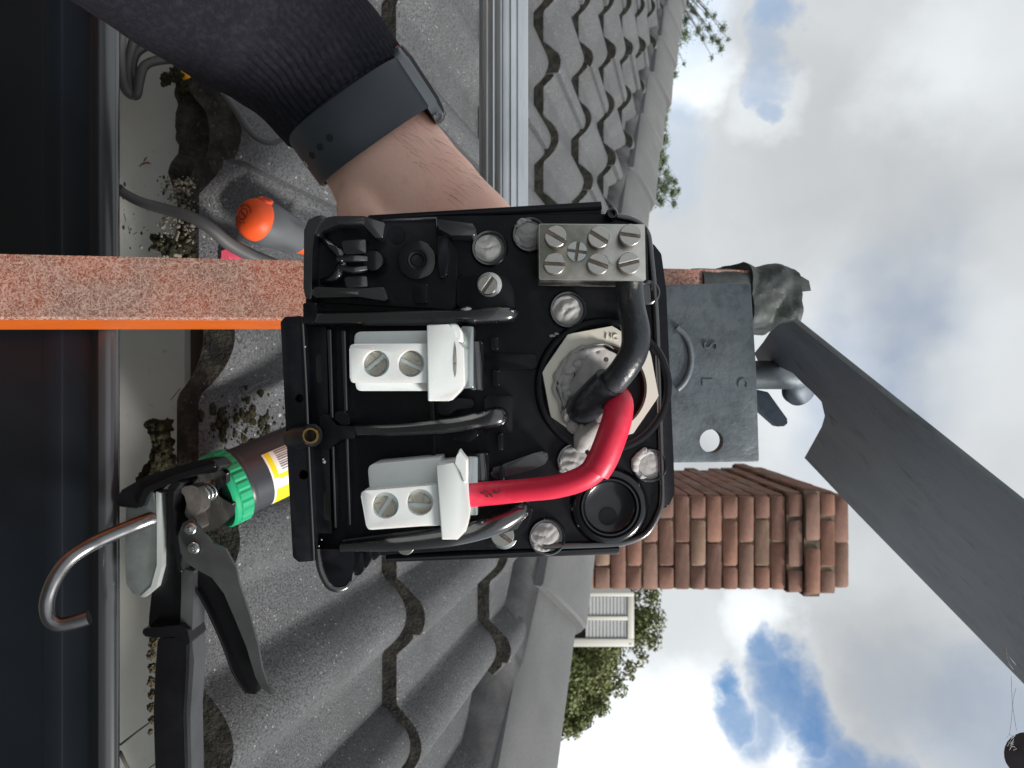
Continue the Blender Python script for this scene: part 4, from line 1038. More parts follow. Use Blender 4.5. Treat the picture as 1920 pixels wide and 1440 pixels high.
# neutral block
nl = ext('neutral_block', [(1010.5, 419.5), (1209, 420.5), (1211, 524), (1206, 527), (1011, 524)], .2715, .2885, M['nickel'], jb, r=1.5, bev=.0004)
ext('neutral_base', [(1008, 424), (1213, 424), (1216, 530), (1190, 534), (1008, 524)], .2885, .296, PS, jb, r=4, bev=.0008)
def sub(o, parent): o.parent = parent; return o
for x, y, a in ((1042, 443, -58), (1040, 494, 2), (1123, 444, -56), (1122, 494, -66), (1182, 440, -76 + 80), (1180, 493, 75 - 60)):
    ang = {(1042, 443): R(152), (1040, 494): R(92), (1123, 444): R(150), (1122, 494): R(158)}.get((x, y), None)
    sang = {(1042, 443): 30, (1040, 494): 3, (1123, 444): 32, (1122, 494): 20, (1182, 440): 8, (1180, 493): -14}[(x, y)]
    bm = bmesh.new(); add_screw(bm, P(x, y, .2672), 20.5 * .2672 / F, R(sang), .0045, slot=.15, depth=.26); sub(obj('screw', fin(bm), None, None, 30, [M['screw'], M['slot']]), nl)
bm = bmesh.new(); add_screw(bm, P(1082, 471, .2694), 18.5 * .2694 / F, R(8), .0022, slot=.12, cross=True, depth=.4); sub(obj('cross_screw', fin(bm), None, None, 30, [M['chrome'], M['slot']]), nl)

# white terminals
def terminal(label, upper, lower, head, hz, screws, slot_y, extra=None):
    bm = bmesh.new(); add_prism(bm, px_pts(roundpoly(upper, [9, 2, 2, 10], 5), .2650), Vector((0, .0095, 0)), .0007, 2)
    t = obj('terminal', fin(bm), M['nylon'], jb); t['label'] = label
    cut(t, [(x, y, 25.5, .26, .2692) for x, y, a, m_ in screws])
    bm = bmesh.new(); add_prism(bm, px_pts(roundpoly(lower, [14, 1, 1, 12], 5), .2725), Vector((0, .0165, 0)), .0009, 2); sub(obj('terminal_base', fin(bm), M['nylon'], None), t)
    bm = bmesh.new(); add_prism(bm, px_pts(roundpoly(head, 3, 3), hz), Vector((0, .0235, 0)), .0006, 2); hd_ = sub(obj('terminal_head', fin(bm), M['nylon'], None), t)
    for x, y, a, m_ in screws:
        bm = bmesh.new(); add_screw(bm, P(x + 1, y + 1, .2684), 23.5 * .2684 / F, R(a), .002, slot=.16, depth=.45); sub(obj('screw', fin(bm), None, None, 30, [M['old_screw'], M['slot']]), t)
    return t
t1 = terminal('white terminal with no cable in its slot', [(655, 645), (805, 644), (805, 718), (656, 718)], [(664, 622), (806, 620), (806, 733), (667, 733)],
              [(800, 609), (843, 608), (853, 622), (858, 640), (867, 650), (869, 722), (858, 736), (842, 752), (802, 752)], .2635, [(700, 681, 140, 0), (767, 681, 205, 0)], 0)
t2 = terminal('white terminal clamping the red cable', [(675, 921), (822, 909), (826, 984), (688, 994)], [(689, 871), (826, 858), (832, 985), (700, 990)],
              [(818, 872), (850, 868), (862, 872), (874, 880), (880, 962), (874, 996), (858, 1012), (828, 1012)], .2630, [(718, 952, 122, 0), (784, 946, 3, 0)], 0)
# torn lips of the terminals
bm = bmesh.new(); add_prism(bm, px_pts([(851, 870), (856, 855), (861, 843), (867, 852), (876, 863), (876, 905), (868, 905), (866, 885)], .2622), Vector((0, .008, 0)), .0004, 1); sub(obj('terminal_lip', fin(bm), M['nylon'], None), t2)
bm = bmesh.new(); add_prism(bm, px_pts([(841, 607), (857, 607), (866, 622), (867, 640), (858, 640), (854, 625)], .2640), Vector((0, .008, 0)), .0005, 1); sub(obj('terminal_lip', fin(bm), M['nylon'], None), t1)
disc('terminal_mouth', 853.5, 681, .26345, [(1, -.0002), (1, .00005)], M['dark'], None, 8).parent = t1
bm = bmesh.new(); add_prism(bm, px_pts([(853, 640), (855.5, 655), (856.5, 680), (855.5, 700), (853, 708), (850.5, 695), (849.5, 675), (851, 652)], .2634), Vector((0, .0008, 0))); sub(obj('terminal_slit', fin(bm), M['old_screw'], None, None), t1)
# metal clamps beyond the terminals
for (x0, y0, x1, y1) in ((864, 612, 888, 728), (868, 856, 896, 966)):
    ext('clamp', rect(x0, y0, x1, y1), .2725, .290, M['chrome'], jb, r=3, bev=.0008)

# ------------------------------------------------------------------ cables in the box
bc = thing('black_cable', 'thick black insulated cable curving from the metal neutral block into the octagonal nut', 'cable', P(1180, 640, .27))
ptube('cable_core', [(1181, 512, .2815), (1180, 540, .279), (1184, 580, .2745), (1192, 622, .2700), (1188, 660, .2680), (1166, 697, .2690), (1136, 730, .2735), (1100, 763, .2815), (1085, 778, .292), (1082, 785, .312)], [26, 26, 26.5, 27, 26.5, 26, 26, 26, 25, 24], M['black_ins'], bc, n=28, sub=9)
ptube('cable_sleeve', [(1144, 716, .2712), (1122, 738, .2750), (1101, 759, .2800), (1089, 770, .2875), (1083, 778, .304)], [32, 32, 31.5, 31, 29], M['black_ins'], bc, n=32, sub=9)
rc = thing('red_cable', 'thick red cable running from the lower white terminal into the octagonal nut', 'cable', P(1050, 900, .27))
ptube('cable_core', [(850, 930, .2735), (880, 928, .2735), (930, 924, .273), (985, 919, .2705), (1040, 913, .2685), (1085, 900, .2675), (1112, 883, .2670), (1130, 860, .2668), (1146, 820, .2672)], [22.5, 23, 22.5, 21.5, 22, 23, 24, 24, 23], M['red'], rc, n=28, sub=9)
ptube('cable_sleeve', [(1116, 884, .2668), (1131, 858, .2664), (1146, 820, .2664), (1157, 785, .2685), (1160, 758, .2735), (1154, 744, .284), (1146, 742, .304)], [28, 28.5, 28.5, 28, 27.5, 26, 24], M['red'], rc, n=32, sub=9)
bm = bmesh.new()
for x, y, w, h in ((903, 925, 3, 1.2), (909, 922, 1, 3), (918, 927, 4, 1.2), (926, 922, 1.2, 5), (931, 924, 4, 1.4), (936, 920, 1.2, 4), (922, 931, 2, 1), (913, 931, 2.4, 1)):
    zz = .2728 - .0043 - .0002
    for k in range(1):
        q = [P(x - w, y - h, zz), P(x + w, y - h * .4, zz), P(x + w, y + h, zz), P(x - w, y + h * .5, zz)]
        add_prism(bm, q, Vector((0, .0012, 0)))
obj('cable_marking', fin(bm), M['ink'], rc, None)

# ------------------------------------------------------------------ person: forearm and hand behind the box
per = thing('person', 'person in a dark navy knitted sleeve reaching in from the left, hand behind the box', 'person', P(300, -200, .31))
def loft(bm, rows, n=40, fn=None):
    """rows: (centre, tangent hint, half width across, half depth)"""
    rings = []
    for i, (c, wa, wb) in enumerate(rows):
        t = (rows[min(i + 1, len(rows) - 1)][0] - rows[max(i - 1, 0)][0]).normalized()
        side = t.cross(Vector((0, 1, 0))).normalized(); dep = side.cross(t).normalized()
        ring = []
        for k in range(n):
            a = 2 * PI * k / n; x, y = math.cos(a), math.sin(a)
            s = fn(i, a) if fn else 1.0
            ring.append(bm.verts.new(c + side * (x * wa * s) + dep * (y * wb * s)))
        rings.append(ring)
    for j in range(len(rings) - 1):
        for k in range(n): bm.faces.new((rings[j][k], rings[j][(k + 1) % n], rings[j + 1][(k + 1) % n], rings[j + 1][k]))
    bm.faces.new(rings[0][::-1]); bm.faces.new(rings[-1]); return rings
def rows_from(spec, sub):
    cs = catmull([P(x, y, z) for x, y, z, w, d in spec], sub); ws = interp([w * z / F for x, y, z, w, d in spec], sub); ds = interp([d for *_, d in spec], sub)
    return list(zip(cs, ws, ds))
bm = bmesh.new()
arm = [(470, -10, .333, 80, .018), (565, 94, .346, 108, .0235), (640, 186, .354, 116, .024), (700, 268, .360, 114, .0225), (742, 330, .362, 122, .0225), (785, 396, .360, 133, .022), (838, 476, .354, 150, .018), (892, 560, .349, 150, .0145), (930, 622, .346, 138, .0115)]
loft(bm, rows_from(arm, 6), 36)
for fx in (((1016, 566, .346), (1080, 640, .342), (1130, 715, .333), (1150, 762, .327)), ((968, 606, .346), (1036, 700, .343), (1086, 790, .334), (1106, 842, .327)), ((914, 640, .346), (978, 738, .343), (1024, 826, .334), (1042, 876, .327)), ((866, 664, .347), (906, 752, .344), (936, 824, .336), (948, 862, .329))):
    add_tube(bm, [P(*p) for p in fx], [.0098, .0092, .0082, .0066], 14, 6)
add_tube(bm, [P(720, 430, .352), P(690, 520, .345), (P(680, 600, .337)), P(690, 650, .330)], [.017, .0125, .0105, .0085], 14, 6)
add_tube(bm, [P(668, 330, .358), P(690, 410, .352), P(722, 480, .348)], [.010, .0145, .012], 14, 6)          # heel of the thumb
me = bpy.data.meshes.new('body'); fin(bm).to_mesh(me); bm.free()
body = bpy.data.objects.new('body', me); COL.objects.link(body)
md = body.modifiers.new('r', 'REMESH'); md.mode = 'VOXEL'; md.voxel_size = .0017
md = body.modifiers.new('s', 'SMOOTH'); md.iterations = 10; md.factor = .5
bpy.context.view_layer.update()
me2 = bpy.data.meshes.new_from_object(body.evaluated_get(bpy.context.evaluated_depsgraph_get())); body.modifiers.clear(); body.data = me2
me2.materials.clear(); me2.materials.append(M['skin']); me2.polygons.foreach_set('use_smooth', [True] * len(me2.polygons))
attach(body, per)
# fine hairs along the upper edge of the wrist
bm = bmesh.new(); rnd = random.Random(4)
armrows = rows_from(arm, 6)
ax = Vector((.57, .82))
for i in range(90):
    t = rnd.uniform(0, 1); px_ = 712 + 120 * t * .9; py_ = 262 + 130 * t
    off_ = rnd.uniform(20, 112) ** 1; cx, cy = px_ + .82 * off_, py_ - .57 * off_
    zc = .361 - .0225 * math.sqrt(max(0, 1 - (off_ / 122) ** 2)) - .0004
    a = P(cx, cy, zc); L1 = rnd.uniform(.004, .010)
    dr = Vector((.45 + rnd.uniform(-.25, .25), -.25, .85 + rnd.uniform(-.25, .2))).normalized()
    add_tube(bm, [a, a + dr * L1 * .5 + Vector((0, .0004, 0)), a + dr * L1 + Vector((.0008, .0012, 0))], [.00005, .00004, .00002], 3, 2)
h_ = obj('arm_hair', fin(bm), M['hair'], per); h_['kind'] = 'stuff'
# sleeve with a ribbed cuff
slv = [(657, 199, .3545, 131, .0285), (649, 188, .354, 138, .0305), (628, 160, .352, 141, .0315), (585, 108, .347, 146, .033), (520, 52, .340, 155, .035), (430, -12, .329, 168, .038), (330, -92, .315, 186, .041), (200, -200, .295, 205, .044), (60, -320, .275, 220, .046), (-1000, -1300, .17, 390, .05), (-3600, -4000, .1, 720, .053)]
bm = bmesh.new(); srows = rows_from(slv, 10); NR = 64
def ribs(i, a):
    k = max(0, min(1, (46 - i) / 10)); s = 1 + .026 * k * (abs(math.sin(a * NR / 2)) ** .6 - .6)
    s += .018 * noise.noise(Vector((math.cos(a) * 1.5, math.sin(a) * 1.5, i * .09))) * (1 - .88 * k)
    if 44 <= i <= 47: s += .012
    return s
loft(bm, srows, NR * 8, ribs); obj('sleeve', fin(bm), M['knit'], per, 180)
# wristwatch
wt = thing('smartwatch', 'dark smartwatch on a slate grey strap around the wrist', 'watch', P(680, 220, .36))
axis3 = (P(706, 280, .362) - P(637, 180, .354)).normalized()
bc_, = [P(679, 231, .3575)]
side = axis3.cross(Vector((0, 1, 0))).normalized();
if side.z < 0: side = -side
dep = axis3.cross(side).normalized();
if dep.y > 0: dep = -dep
bm = bmesh.new(); n = 72; prof = [(-.0128, .0002), (-.0128, .0018), (-.0120, .0023), (.0120, .0023), (.0128, .0018), (.0128, .0002)]
wa, wb = .0318, .0262
rings = []
for (h_, e) in prof:
    ring = []
    for k in range(n):
        a = 2 * PI * k / n; sup = (abs(math.cos(a)) ** 2.4 + abs(math.sin(a)) ** 2.4) ** (-1 / 2.4)
        ring.append(bm.verts.new(bc_ + axis3 * h_ + side * math.cos(a) * sup * (wa + e) + dep * math.sin(a) * sup * (wb + e)))
    rings.append(ring)
for j in range(len(prof)):
    for k in range(n): bm.faces.new((rings[j][k], rings[j][(k + 1) % n], rings[(j + 1) % len(prof)][(k + 1) % n], rings[(j + 1) % len(prof)][k]))
obj('strap', fin(bm), M['silicone'], wt, 40)
for i, a in enumerate((118, 129, 141, 160)):
    a = R(a); sup = (abs(math.cos(a)) ** 2.4 + abs(math.sin(a)) ** 2.4) ** (-1 / 2.4)
    p = bc_ + axis3 * (.0005 * i) + side * math.cos(a) * sup * (wa + .0023) + dep * math.sin(a) * sup * (wb + .0023)
    nn_ = (side * math.cos(a) / wa + dep * math.sin(a) / wb).normalized()
    if i == 3: lathe('strap_pin', p - nn_ * .0004, nn_, [(.0016, 0), (.0016, .0007), (.0011, .0012)], M['chrome'], wt, 18)
    else: lathe('strap_hole', p - nn_ * .0006, nn_, [(.0017, 0), (.0017, .00072), (.0011, .00074)], M['dark'], wt, 18)
def rbox(c, ax_, hx, hy, h0, h1, rad, bev):
    """rounded block: normal ax_[2], half sizes hx along ax_[0], hy along ax_[1]"""
    bm = bmesh.new(); poly = roundpoly([(-hx, -hy), (hx, -hy), (hx, hy), (-hx, hy)], rad, 7)
    add_prism(bm, [c + ax_[0] * x + ax_[1] * y + ax_[2] * h1 for x, y in poly], -ax_[2] * (h1 - h0), bev, 4); return fin(bm)
cn = (side + dep * -.02).normalized(); c0 = bc_ + side * (wa - .0028) + axis3 * .001
axs = (axis3, dep, cn)
obj('watch_case', rbox(c0, axs, .0192, .0172, -.0005, .0050, .008, .0022), M['case'], wt, 50)
obj('watch_screen', rbox(c0, axs, .0180, .0160, .0044, .0068, .0075, .0020), M['glass_black'], wt, 50)

# ------------------------------------------------------------------ caulking gun and cartridge
gun = thing('caulking_gun', 'black and silver caulking gun with a hooked steel rod lying over the gutter', 'caulking gun', P(340, 1050, .50))
GB, GG, CHR = M['gun_black'], M['gun_grey'], M['chrome']
ptube('push_rod', [(345, 950, .515), (300, 966, .484), (267, 979, .4745), (232, 993, .4700), (197, 1008, .466), (162, 1026, .462), (128, 1051, .456), (103, 1086, .451), (89, 1126, .449), (92, 1157, .449), (109, 1171, .450), (138, 1167, .452), (167, 1158, .454)], 13.5, M['rod'], gun, n=20, sub=6)
ext('release_plate', [(240, 925), (290, 921), (296, 985), (297, 1060), (288, 1098), (268, 1118), (250, 1114), (237, 1095), (234, 1050), (236, 960)], .4765, .4880, M['zincplate'], gun, r=8, bev=.0005)
ext('plate_edge', [(292, 921), (302, 925), (304, 1000), (303, 1064), (293, 1102), (272, 1120), (262, 1119), (283, 1100), (294, 1060), (294, 985)], .4760, .4885, M['plate_rim'], gun, r=2, bev=.0006)
ext('frame_arm', [(217, 949), (221, 930), (229, 918), (275, 892), (330, 875), (371, 863), (398, 862), (412, 876), (404, 886), (370, 890), (332, 898), (290, 914), (276, 926), (270, 944), (256, 953)], .474, .496, GB, gun, r=5, bev=.0022, seg=3)
ext('frame_edge', [(258, 952), (262, 934), (272, 915), (330, 889), (402, 868), (406, 876), (336, 900), (284, 921), (275, 934), (270, 950)], .472, .476, GB, gun, r=4, bev=.0012, seg=3)
ext('frame_spine', [(314, 915), (322, 905), (336, 900), (340, 906), (326, 922), (324, 950), (330, 1000), (342, 1072), (334, 1074), (322, 1002), (315, 955)], .474, .500, GB, gun, r=3, bev=.0012, seg=3)
ext('handle_upper', [(298, 930), (318, 925), (326, 1000), (340, 1075), (340, 1100), (338, 1180), (278, 1186), (280, 1150), (286, 1100), (298, 1060)], .482, .500, GB, gun, r=5, bev=.002, seg=3)
ext('handle_flange', [(340, 1064), (352, 1070), (364, 1070), (362, 1120), (360, 1200), (364, 1240), (357, 1340), (359, 1440), (360, 1600), (348, 1600), (346, 1440), (344, 1340), (350, 1240), (346, 1200), (338, 1180), (340, 1110)], .478, .497, GG, gun, r=5, bev=.0012)
ext('finger_guard', [(266, 1184), (270, 1178), (300, 1176), (338, 1172), (352, 1184), (356, 1204), (350, 1214), (342, 1200), (325, 1194), (290, 1196), (270, 1193)], .472, .497, GB, gun, r=5, bev=.002, seg=3)
ext('handle_grip', [(296, 1196), (340, 1196), (350, 1210), (349, 1260), (344, 1340), (347, 1440), (352, 1600), (296, 1600), (291, 1440), (288, 1340), (291, 1260)], .4735, .498, GB, gun, r=6, bev=.003, seg=3)
ext('trigger', [(334, 1003), (343, 980), (358, 973), (370, 985), (397, 1017), (423, 1030), (443, 1067), (448, 1093), (468, 1153), (484, 1213), (491, 1253), (501, 1283), (518, 1302), (507, 1303), (490, 1290), (479, 1270), (462, 1213), (443, 1167), (420, 1113), (397, 1083), (367, 1067), (347, 1053), (337, 1033)], .476, .4785, GG, gun, r=4, bev=.0007)
ext('trigger_web', [(350, 1062), (367, 1066), (397, 1082), (420, 1112), (443, 1166), (462, 1212), (479, 1269), (491, 1291), (478, 1302), (462, 1300), (437, 1260), (417, 1207), (390, 1147), (366, 1102)], .484, .4865, GB, gun, r=4, bev=.0006)
ptube('trigger_edge', [(352, 1076, .481), (366, 1102, .481), (390, 1147, .481), (417, 1207, .481), (437, 1260, .481), (462, 1300, .482)], 2.6, GB, gun, n=8)
for x, y in ((358, 991), (364, 1027)):
    disc('rivet', x, y, .475, [(11.5, 0), (11.5, .0014), (9.5, .0022), (6, .0022), (6, .0048), (5, .0056)], CHR, gun, 24)
ext('pawl', [(337, 920), (346, 912), (360, 910), (370, 914), (378, 938), (375, 958), (366, 966), (374, 992), (362, 1000), (354, 974), (346, 964), (350, 945), (346, 930)], .484, .500, M['cast'], gun, r=4, bev=.0016, seg=3)
tube('rod_sleeve', [P(312, 958, .497), P(350, 946, .509)], .0082, GB, gun, n=22, sub=1)
def spring(name, c0_, c1_, rad, turns, wire):
    a, b = P(*c0_), P(*c1_); u, v, w = frame_of(b - a); L_ = (b - a).length
    tube(name, [a + w * (L_ * i / (turns * 10)) + (u * math.cos(i * PI / 5) + v * math.sin(i * PI / 5)) * rad for i in range(int(turns * 10) + 1)], wire, CHR, gun, n=8, sub=2)
spring('return_spring', (372, 929, .494), (400, 918, .512), .0056, 4, .0011)
spring('release_spring', (299, 972, .488), (309, 968, .494), .0062, 3, .0010)
aA = P(398, 926, .520); adir = Vector((-.315, .68, .66)).normalized()
bm = bmesh.new(); u_, v_, w_2 = frame_of(adir)
def on_plate(px, py): return onplane(px, py, aA - adir * .002, adir)
add_prism(bm, [on_plate(x, y) for x, y in roundpoly([(345, 905), (372, 882), (403, 872), (424, 888), (424, 906), (409, 918), (410, 930), (422, 938), (435, 945), (432, 970), (410, 990), (382, 999), (372, 972), (378, 938), (356, 925)], 5, 3)], adir * .003, .0006, 1)
obj('front_plate', fin(bm), GB, gun)
bm = bmesh.new()
def cyl_patch(bm, t0, t1, a0, a1, r, n=20):
    rows = [[bm.verts.new(aA + adir * t + (u_ * math.cos(a0 + (a1 - a0) * i / n) + v_ * math.sin(a0 + (a1 - a0) * i / n)) * r) for i in range(n + 1)] for t in (t0, t1)]
    for i in range(n): bm.faces.new((rows[0][i], rows[0][i + 1], rows[1][i + 1], rows[1][i]))
cart = thing('sealant_cartridge', 'dark sealant cartridge with green ribbed collar and yellow label, loaded in the caulking gun', 'cartridge', aA + adir * .1)
lathe('tube', aA + adir * .014, adir, [(.0200, 0), (.0246, .001), (.0246, .135), (.012, .142), (.006, .15), (.005, .16)], M['cartridge'], cart, 48)
bm = bmesh.new(); add_lathe(bm, aA + adir * .002, adir, [(.0180, .003), (.0262, .000), (.0272, .0015), (.0272, .0045), (.0268, .0050)], 64, cap1=False)
ns = 96; rings = []
for t, e in ((.0050, 0), (.0058, 1), (.0140, 1), (.0147, 0)):
    rings.append([bm.verts.new(aA + adir * (.002 + t) + (u_ * math.cos(2 * PI * k / ns) + v_ * math.sin(2 * PI * k / ns)) * (.0264 + (.0009 if (e and k % 4 < 3) else 0))) for k in range(ns)])
for j in range(3):
    for k in range(ns): bm.faces.new((rings[j][k], rings[j][(k + 1) % ns], rings[j + 1][(k + 1) % ns], rings[j + 1][k]))
bm.faces.new(rings[-1]); obj('collar', fin(bm), M['green'], cart, 25)
lathe('tube_lip', aA + adir * .0172, adir, [(.0250, 0), (.0256, .0015), (.0250, .004)], M['cartridge'], cart, 48)
# find the angle of the side that faces the camera
def ang_of(px, py, t):
    best = None
    for i in range(720):
        a = 2 * PI * i / 720; p = aA + adir * t + (u_ * math.cos(a) + v_ * math.sin(a)) * .0247; nrm_ = (u_ * math.cos(a) + v_ * math.sin(a))
        if nrm_.dot(-p) <= 0: continue
        q = (960 + p.z / p.y * F - px) ** 2 + (720 + p.x / p.y * F - py) ** 2
        if best is None or q < best[0]: best = (q, a)
    return best[1]
am = ang_of(520, 890, .045); al = ang_of(520, 925, .045)
sg = 1 if math.sin(al - am) > 0 else -1
bm = bmesh.new(); cyl_patch(bm, .034, .148, am - sg * .75, am + sg * 1.5, .02470, 40); obj('label', fin(bm), M['label_white'], cart, 60)
bm = bmesh.new()
cyl_patch(bm, .0355, .0395, am - sg * .75, am + sg * .05, .02480); cyl_patch(bm, .0396, .148, am - sg * .02, am + sg * .12, .02481)
cyl_patch(bm, .0355, .148, am + sg * .40, am + sg * 1.3, .02482)
obj('label_print', fin(bm), M['label_yellow'], cart, 60)
bm = bmesh.new()
for i in range(9): cyl_patch(bm, .043, .066, am - sg * (.12 + .07 * i), am - sg * (.12 + .07 * i + (.04 if i % 3 else .025)), .02483, 3)
obj('barcode', fin(bm), M['label_ink'], cart, 60)

# ------------------------------------------------------------------ screwdriver
sA, sB = P(456, 401, .560), P(612, 470, .640); sd = (sB - sA).normalized(); su, sv, _ = frame_of(sd)
scr = thing('screwdriver', 'orange and grey handled screwdriver lying on the roof tile', 'screwdriver', sA)
lathe('handle_cap', sA, sd, [(.0008, 0), (.006, .0004), (.0105, .0020), (.0138, .0048), (.0158, .0088), (.0165, .0130), (.0166, .0150)], M['orange_grip'], scr, 48, 180)
bm = bmesh.new(); rings = []; ns = 64
for t, r_, l_ in ((.0150, .01655, 0), (.019, .0173, .0), (.025, .0177, .02), (.032, .0172, .10), (.039, .0166, .18), (.046, .0160, .17), (.052, .0150, .06), (.056, .0136, 0), (.0585, .0118, 0)):
    rings.append([bm.verts.new(sA + sd * t + (su * math.cos(2 * PI * k / ns) + sv * math.sin(2 * PI * k / ns)) * r_ * (1 - l_ * (.5 + .5 * math.cos(6 * PI * k / ns)) ** 2)) for k in range(ns)])
for j in range(len(rings) - 1):
    for k in range(ns): bm.faces.new((rings[j][k], rings[j][(k + 1) % ns], rings[j + 1][(k + 1) % ns], rings[j + 1][k]))
obj('handle_grip', fin(bm), M['grey_grip'], scr, 180)
lathe('collar', sA + sd * .0565, sd, [(.0118, 0), (.0122, .004), (.0112, .010), (.0100, .020), (.0116, .026), (.0116, .030), (.006, .032)], M['orange_grip'], scr, 36)
lathe('shaft', sA + sd * .086, sd, [(.0036, 0), (.0036, .15)], CHR, scr, 16)
# hanging hole in the cap's lug
up_ = (P(508, 384, .575) - (sA + sd * .013)); up_ -= sd * up_.dot(sd); up_.normalize(); cr_ = sd.cross(up_)
bm = bmesh.new(); poly = roundpoly([(-.0062, .002), (.0062, .002), (.0056, .0120), (-.0056, .0120)], .005, 5)
add_prism(bm, [sA + sd * (.0062 + y * .95) + up_ * (.0158 + y * .28) + cr_ * x for x, y in poly], -up_ * .006, .001, 2); obj('lug', fin(bm), M['orange_grip'], scr, 50)
bm = bmesh.new(); poly = [(.0036 * math.cos(2 * PI * i / 24), .0075 + .0034 * math.sin(2 * PI * i / 24)) for i in range(24)]
add_prism(bm, [sA + sd * (.0062 + y * .95) + up_ * (.0161 + y * .28) + cr_ * x for x, y in poly], -up_ * .0004); obj('lug_hole', fin(bm), mat('orange_recess', (.50, .035, .010), .6), scr, None)
# print on the cap: slot sign in a ring, size and number round it
rt = Vector((0, 0, 1)) - sd * sd.z; rt.normalize(); dn = rt.cross(-sd).normalized()     # picture right and down on the cap
if dn.x < 0: dn = -dn
def cap_pt(x, y):
    r_ = math.hypot(x, y); h = .0004 * r_ / .006 if r_ < .006 else .0004 + .0016 * (r_ - .006) / .0045
    return sA + sd * (h - .0005) + rt * x + dn * y
bm = bmesh.new()
for i in range(40):
    a0, a1 = 2 * PI * i / 40, 2 * PI * (i + 1) / 40
    bm.faces.new([bm.verts.new(cap_pt(r_ * math.cos(a), r_ * math.sin(a))) for r_, a in ((.0041, a0), (.0047, a0), (.0047, a1), (.0041, a1))])
bm.faces.new([bm.verts.new(cap_pt(x, y)) for x, y in ((-.0027, -.0021), (-.0020, -.0028), (.0027, .0021), (.0020, .0028))])
obj('cap_print', bm, M['ink'], scr, None)
for s_, a0, step in (('KNIS4723', -112, 15.5), ('6,5x150', 82, 15.0)):
    for i, ch in enumerate(s_):
        a = R(a0 + step * i); c = cap_pt(.0072 * math.cos(a), .0072 * math.sin(a)); yd = (rt * math.cos(a) + dn * math.sin(a)); xd = (-rt * math.sin(a) + dn * math.cos(a))
        zd_ = xd.cross(yd)
        text_mesh('cap_letter', ch, .0029, Matrix(((xd.x, yd.x, zd_.x, c.x), (xd.y, yd.y, zd_.y, c.y), (xd.z, yd.z, zd_.z, c.z), (0, 0, 0, 1))), M['ink'], scr, .00012)

# ------------------------------------------------------------------ small things along the gutter and eave
o = ptube('conduit_cable', [(222, 352, .515), (232, 362, .52), (262, 378, .528), (300, 390, .535), (350, 404, .540), (392, 426, .548), (430, 457, .562), (475, 481, .580), (520, 500, .595), (560, 520, .61)], [8.5, 9, 9.5, 10.5, 11, 12, 12.5, 13, 13, 13], M['conduit'], None, n=18)
tag(o, 'single dark cable running out of the gutter past the screwdriver', 'cable')
cg = thing('cable_coil', 'loops of dark cable hanging in the gutter beside the sleeve', 'cable', P(260, 130, .55))
ptube('cable_loop', [(228, 60, .53), (226, 110, .535), (232, 160, .54), (246, 178, .545), (256, 166, .55), (248, 130, .552), (255, 100, .555), (280, 84, .56), (320, 78, .565)], 8.5, M['conduit'], cg, n=14)
ptube('cable_loop', [(262, 40, .545), (244, 100, .55), (240, 140, .548), (246, 172, .546), (256, 178, .545), (262, 150, .546), (270, 125, .55), (292, 114, .555), (330, 110, .56)], 8.5, M['conduit'], cg, n=14)
tube('cable_clip', [P(276, 112, .5525), P(279, 117, .5535)], .0042, M['dark'], cg, n=14, sub=1)
bm = bmesh.new()
add_prism(bm, px_pts([(413, 492), (416, 478), (414, 470), (428, 465), (433, 500), (414, 500)], .572), Vector((0, .003, 0)), .0004, 1)
add_prism(bm, [P(428, 465, .5722), P(484, 494, .586), P(484, 520, .586), P(430, 520, .5722)], Vector((0, .003, 0)), .0004, 1)
o = obj('plastic_clip', fin(bm), M['pink'], None); tag(o, 'bright pink bent plastic piece on the tile beside the ladder', 'plastic piece')
o = tube('yellow_wedge', [P(335, 128, .565), P(358, 146, .565), P(384, 160, .57), P(420, 150, .58)], [.005, .0075, .007, .006], M['yellow'], None, n=16, jit=.25); tag(o, 'yellow plastic piece showing below the sleeve', 'plastic piece')
o = ptube('black_strap', [(420, 175, .535), (443, 208, .54), (462, 238, .545), (484, 260, .55), (512, 268, .555), (540, 255, .56)], [5, 6, 7, 6, 5, 4], M['conduit'], None, n=12); tag(o, 'short black cable arc under the cuff of the sleeve', 'cable')
def moss(name, label, cat, items, m_, seed, sub=4, amp=.55):
    bm = bmesh.new()
    for i, (x, y, z, r_) in enumerate(items): lump(bm, P(x, y, z), r_ * z / F, seed + i, sub, amp, 2.2, (1, .8, .8))
    o = obj(name, fin(bm), m_, None, 180); tag(o, label, cat, 'moss along the gutter'); return o
moss('moss_clump', 'dark moss clump at the tile edge left of the ladder', 'moss', [(300, 455, .548, 17), (318, 470, .55, 18), (345, 462, .555, 18), (330, 490, .555, 16), (360, 480, .56, 16)], M['moss'], 3)
moss('moss_clump', 'long dark moss clump hanging at the tile edge above the caulking gun', 'moss', [(288, 800, .55, 15), (300, 815, .55, 20), (305, 840, .552, 22), (298, 866, .55, 22), (290, 890, .55, 24), (312, 800, .555, 14), (315, 870, .555, 20), (278, 905, .548, 20), (275, 796, .548, 6)], M['moss'], 13)
moss('moss_clump', 'strip of pale brown straw and moss beside the gun handle', 'moss', [(288, 1205, .55, 10), (284, 1228, .55, 9), (286, 1252, .55, 9), (284, 1278, .55, 9), (286, 1302, .55, 9), (284, 1326, .55, 8), (285, 1350, .55, 7), (282, 1372, .55, 5)], mat('straw', (.12, .10, .065), .95, 0, .1, var=(520, (.03, .027, .02), .45, .6), bump=(600, .9, .003)), 33)
moss('moss_clump', 'small dark moss lump hanging under the tile near the sleeve', 'moss', [(312, 148, .552, 11), (306, 158, .55, 5), (330, 140, .555, 14), (345, 165, .56, 14)], M['moss'], 43)
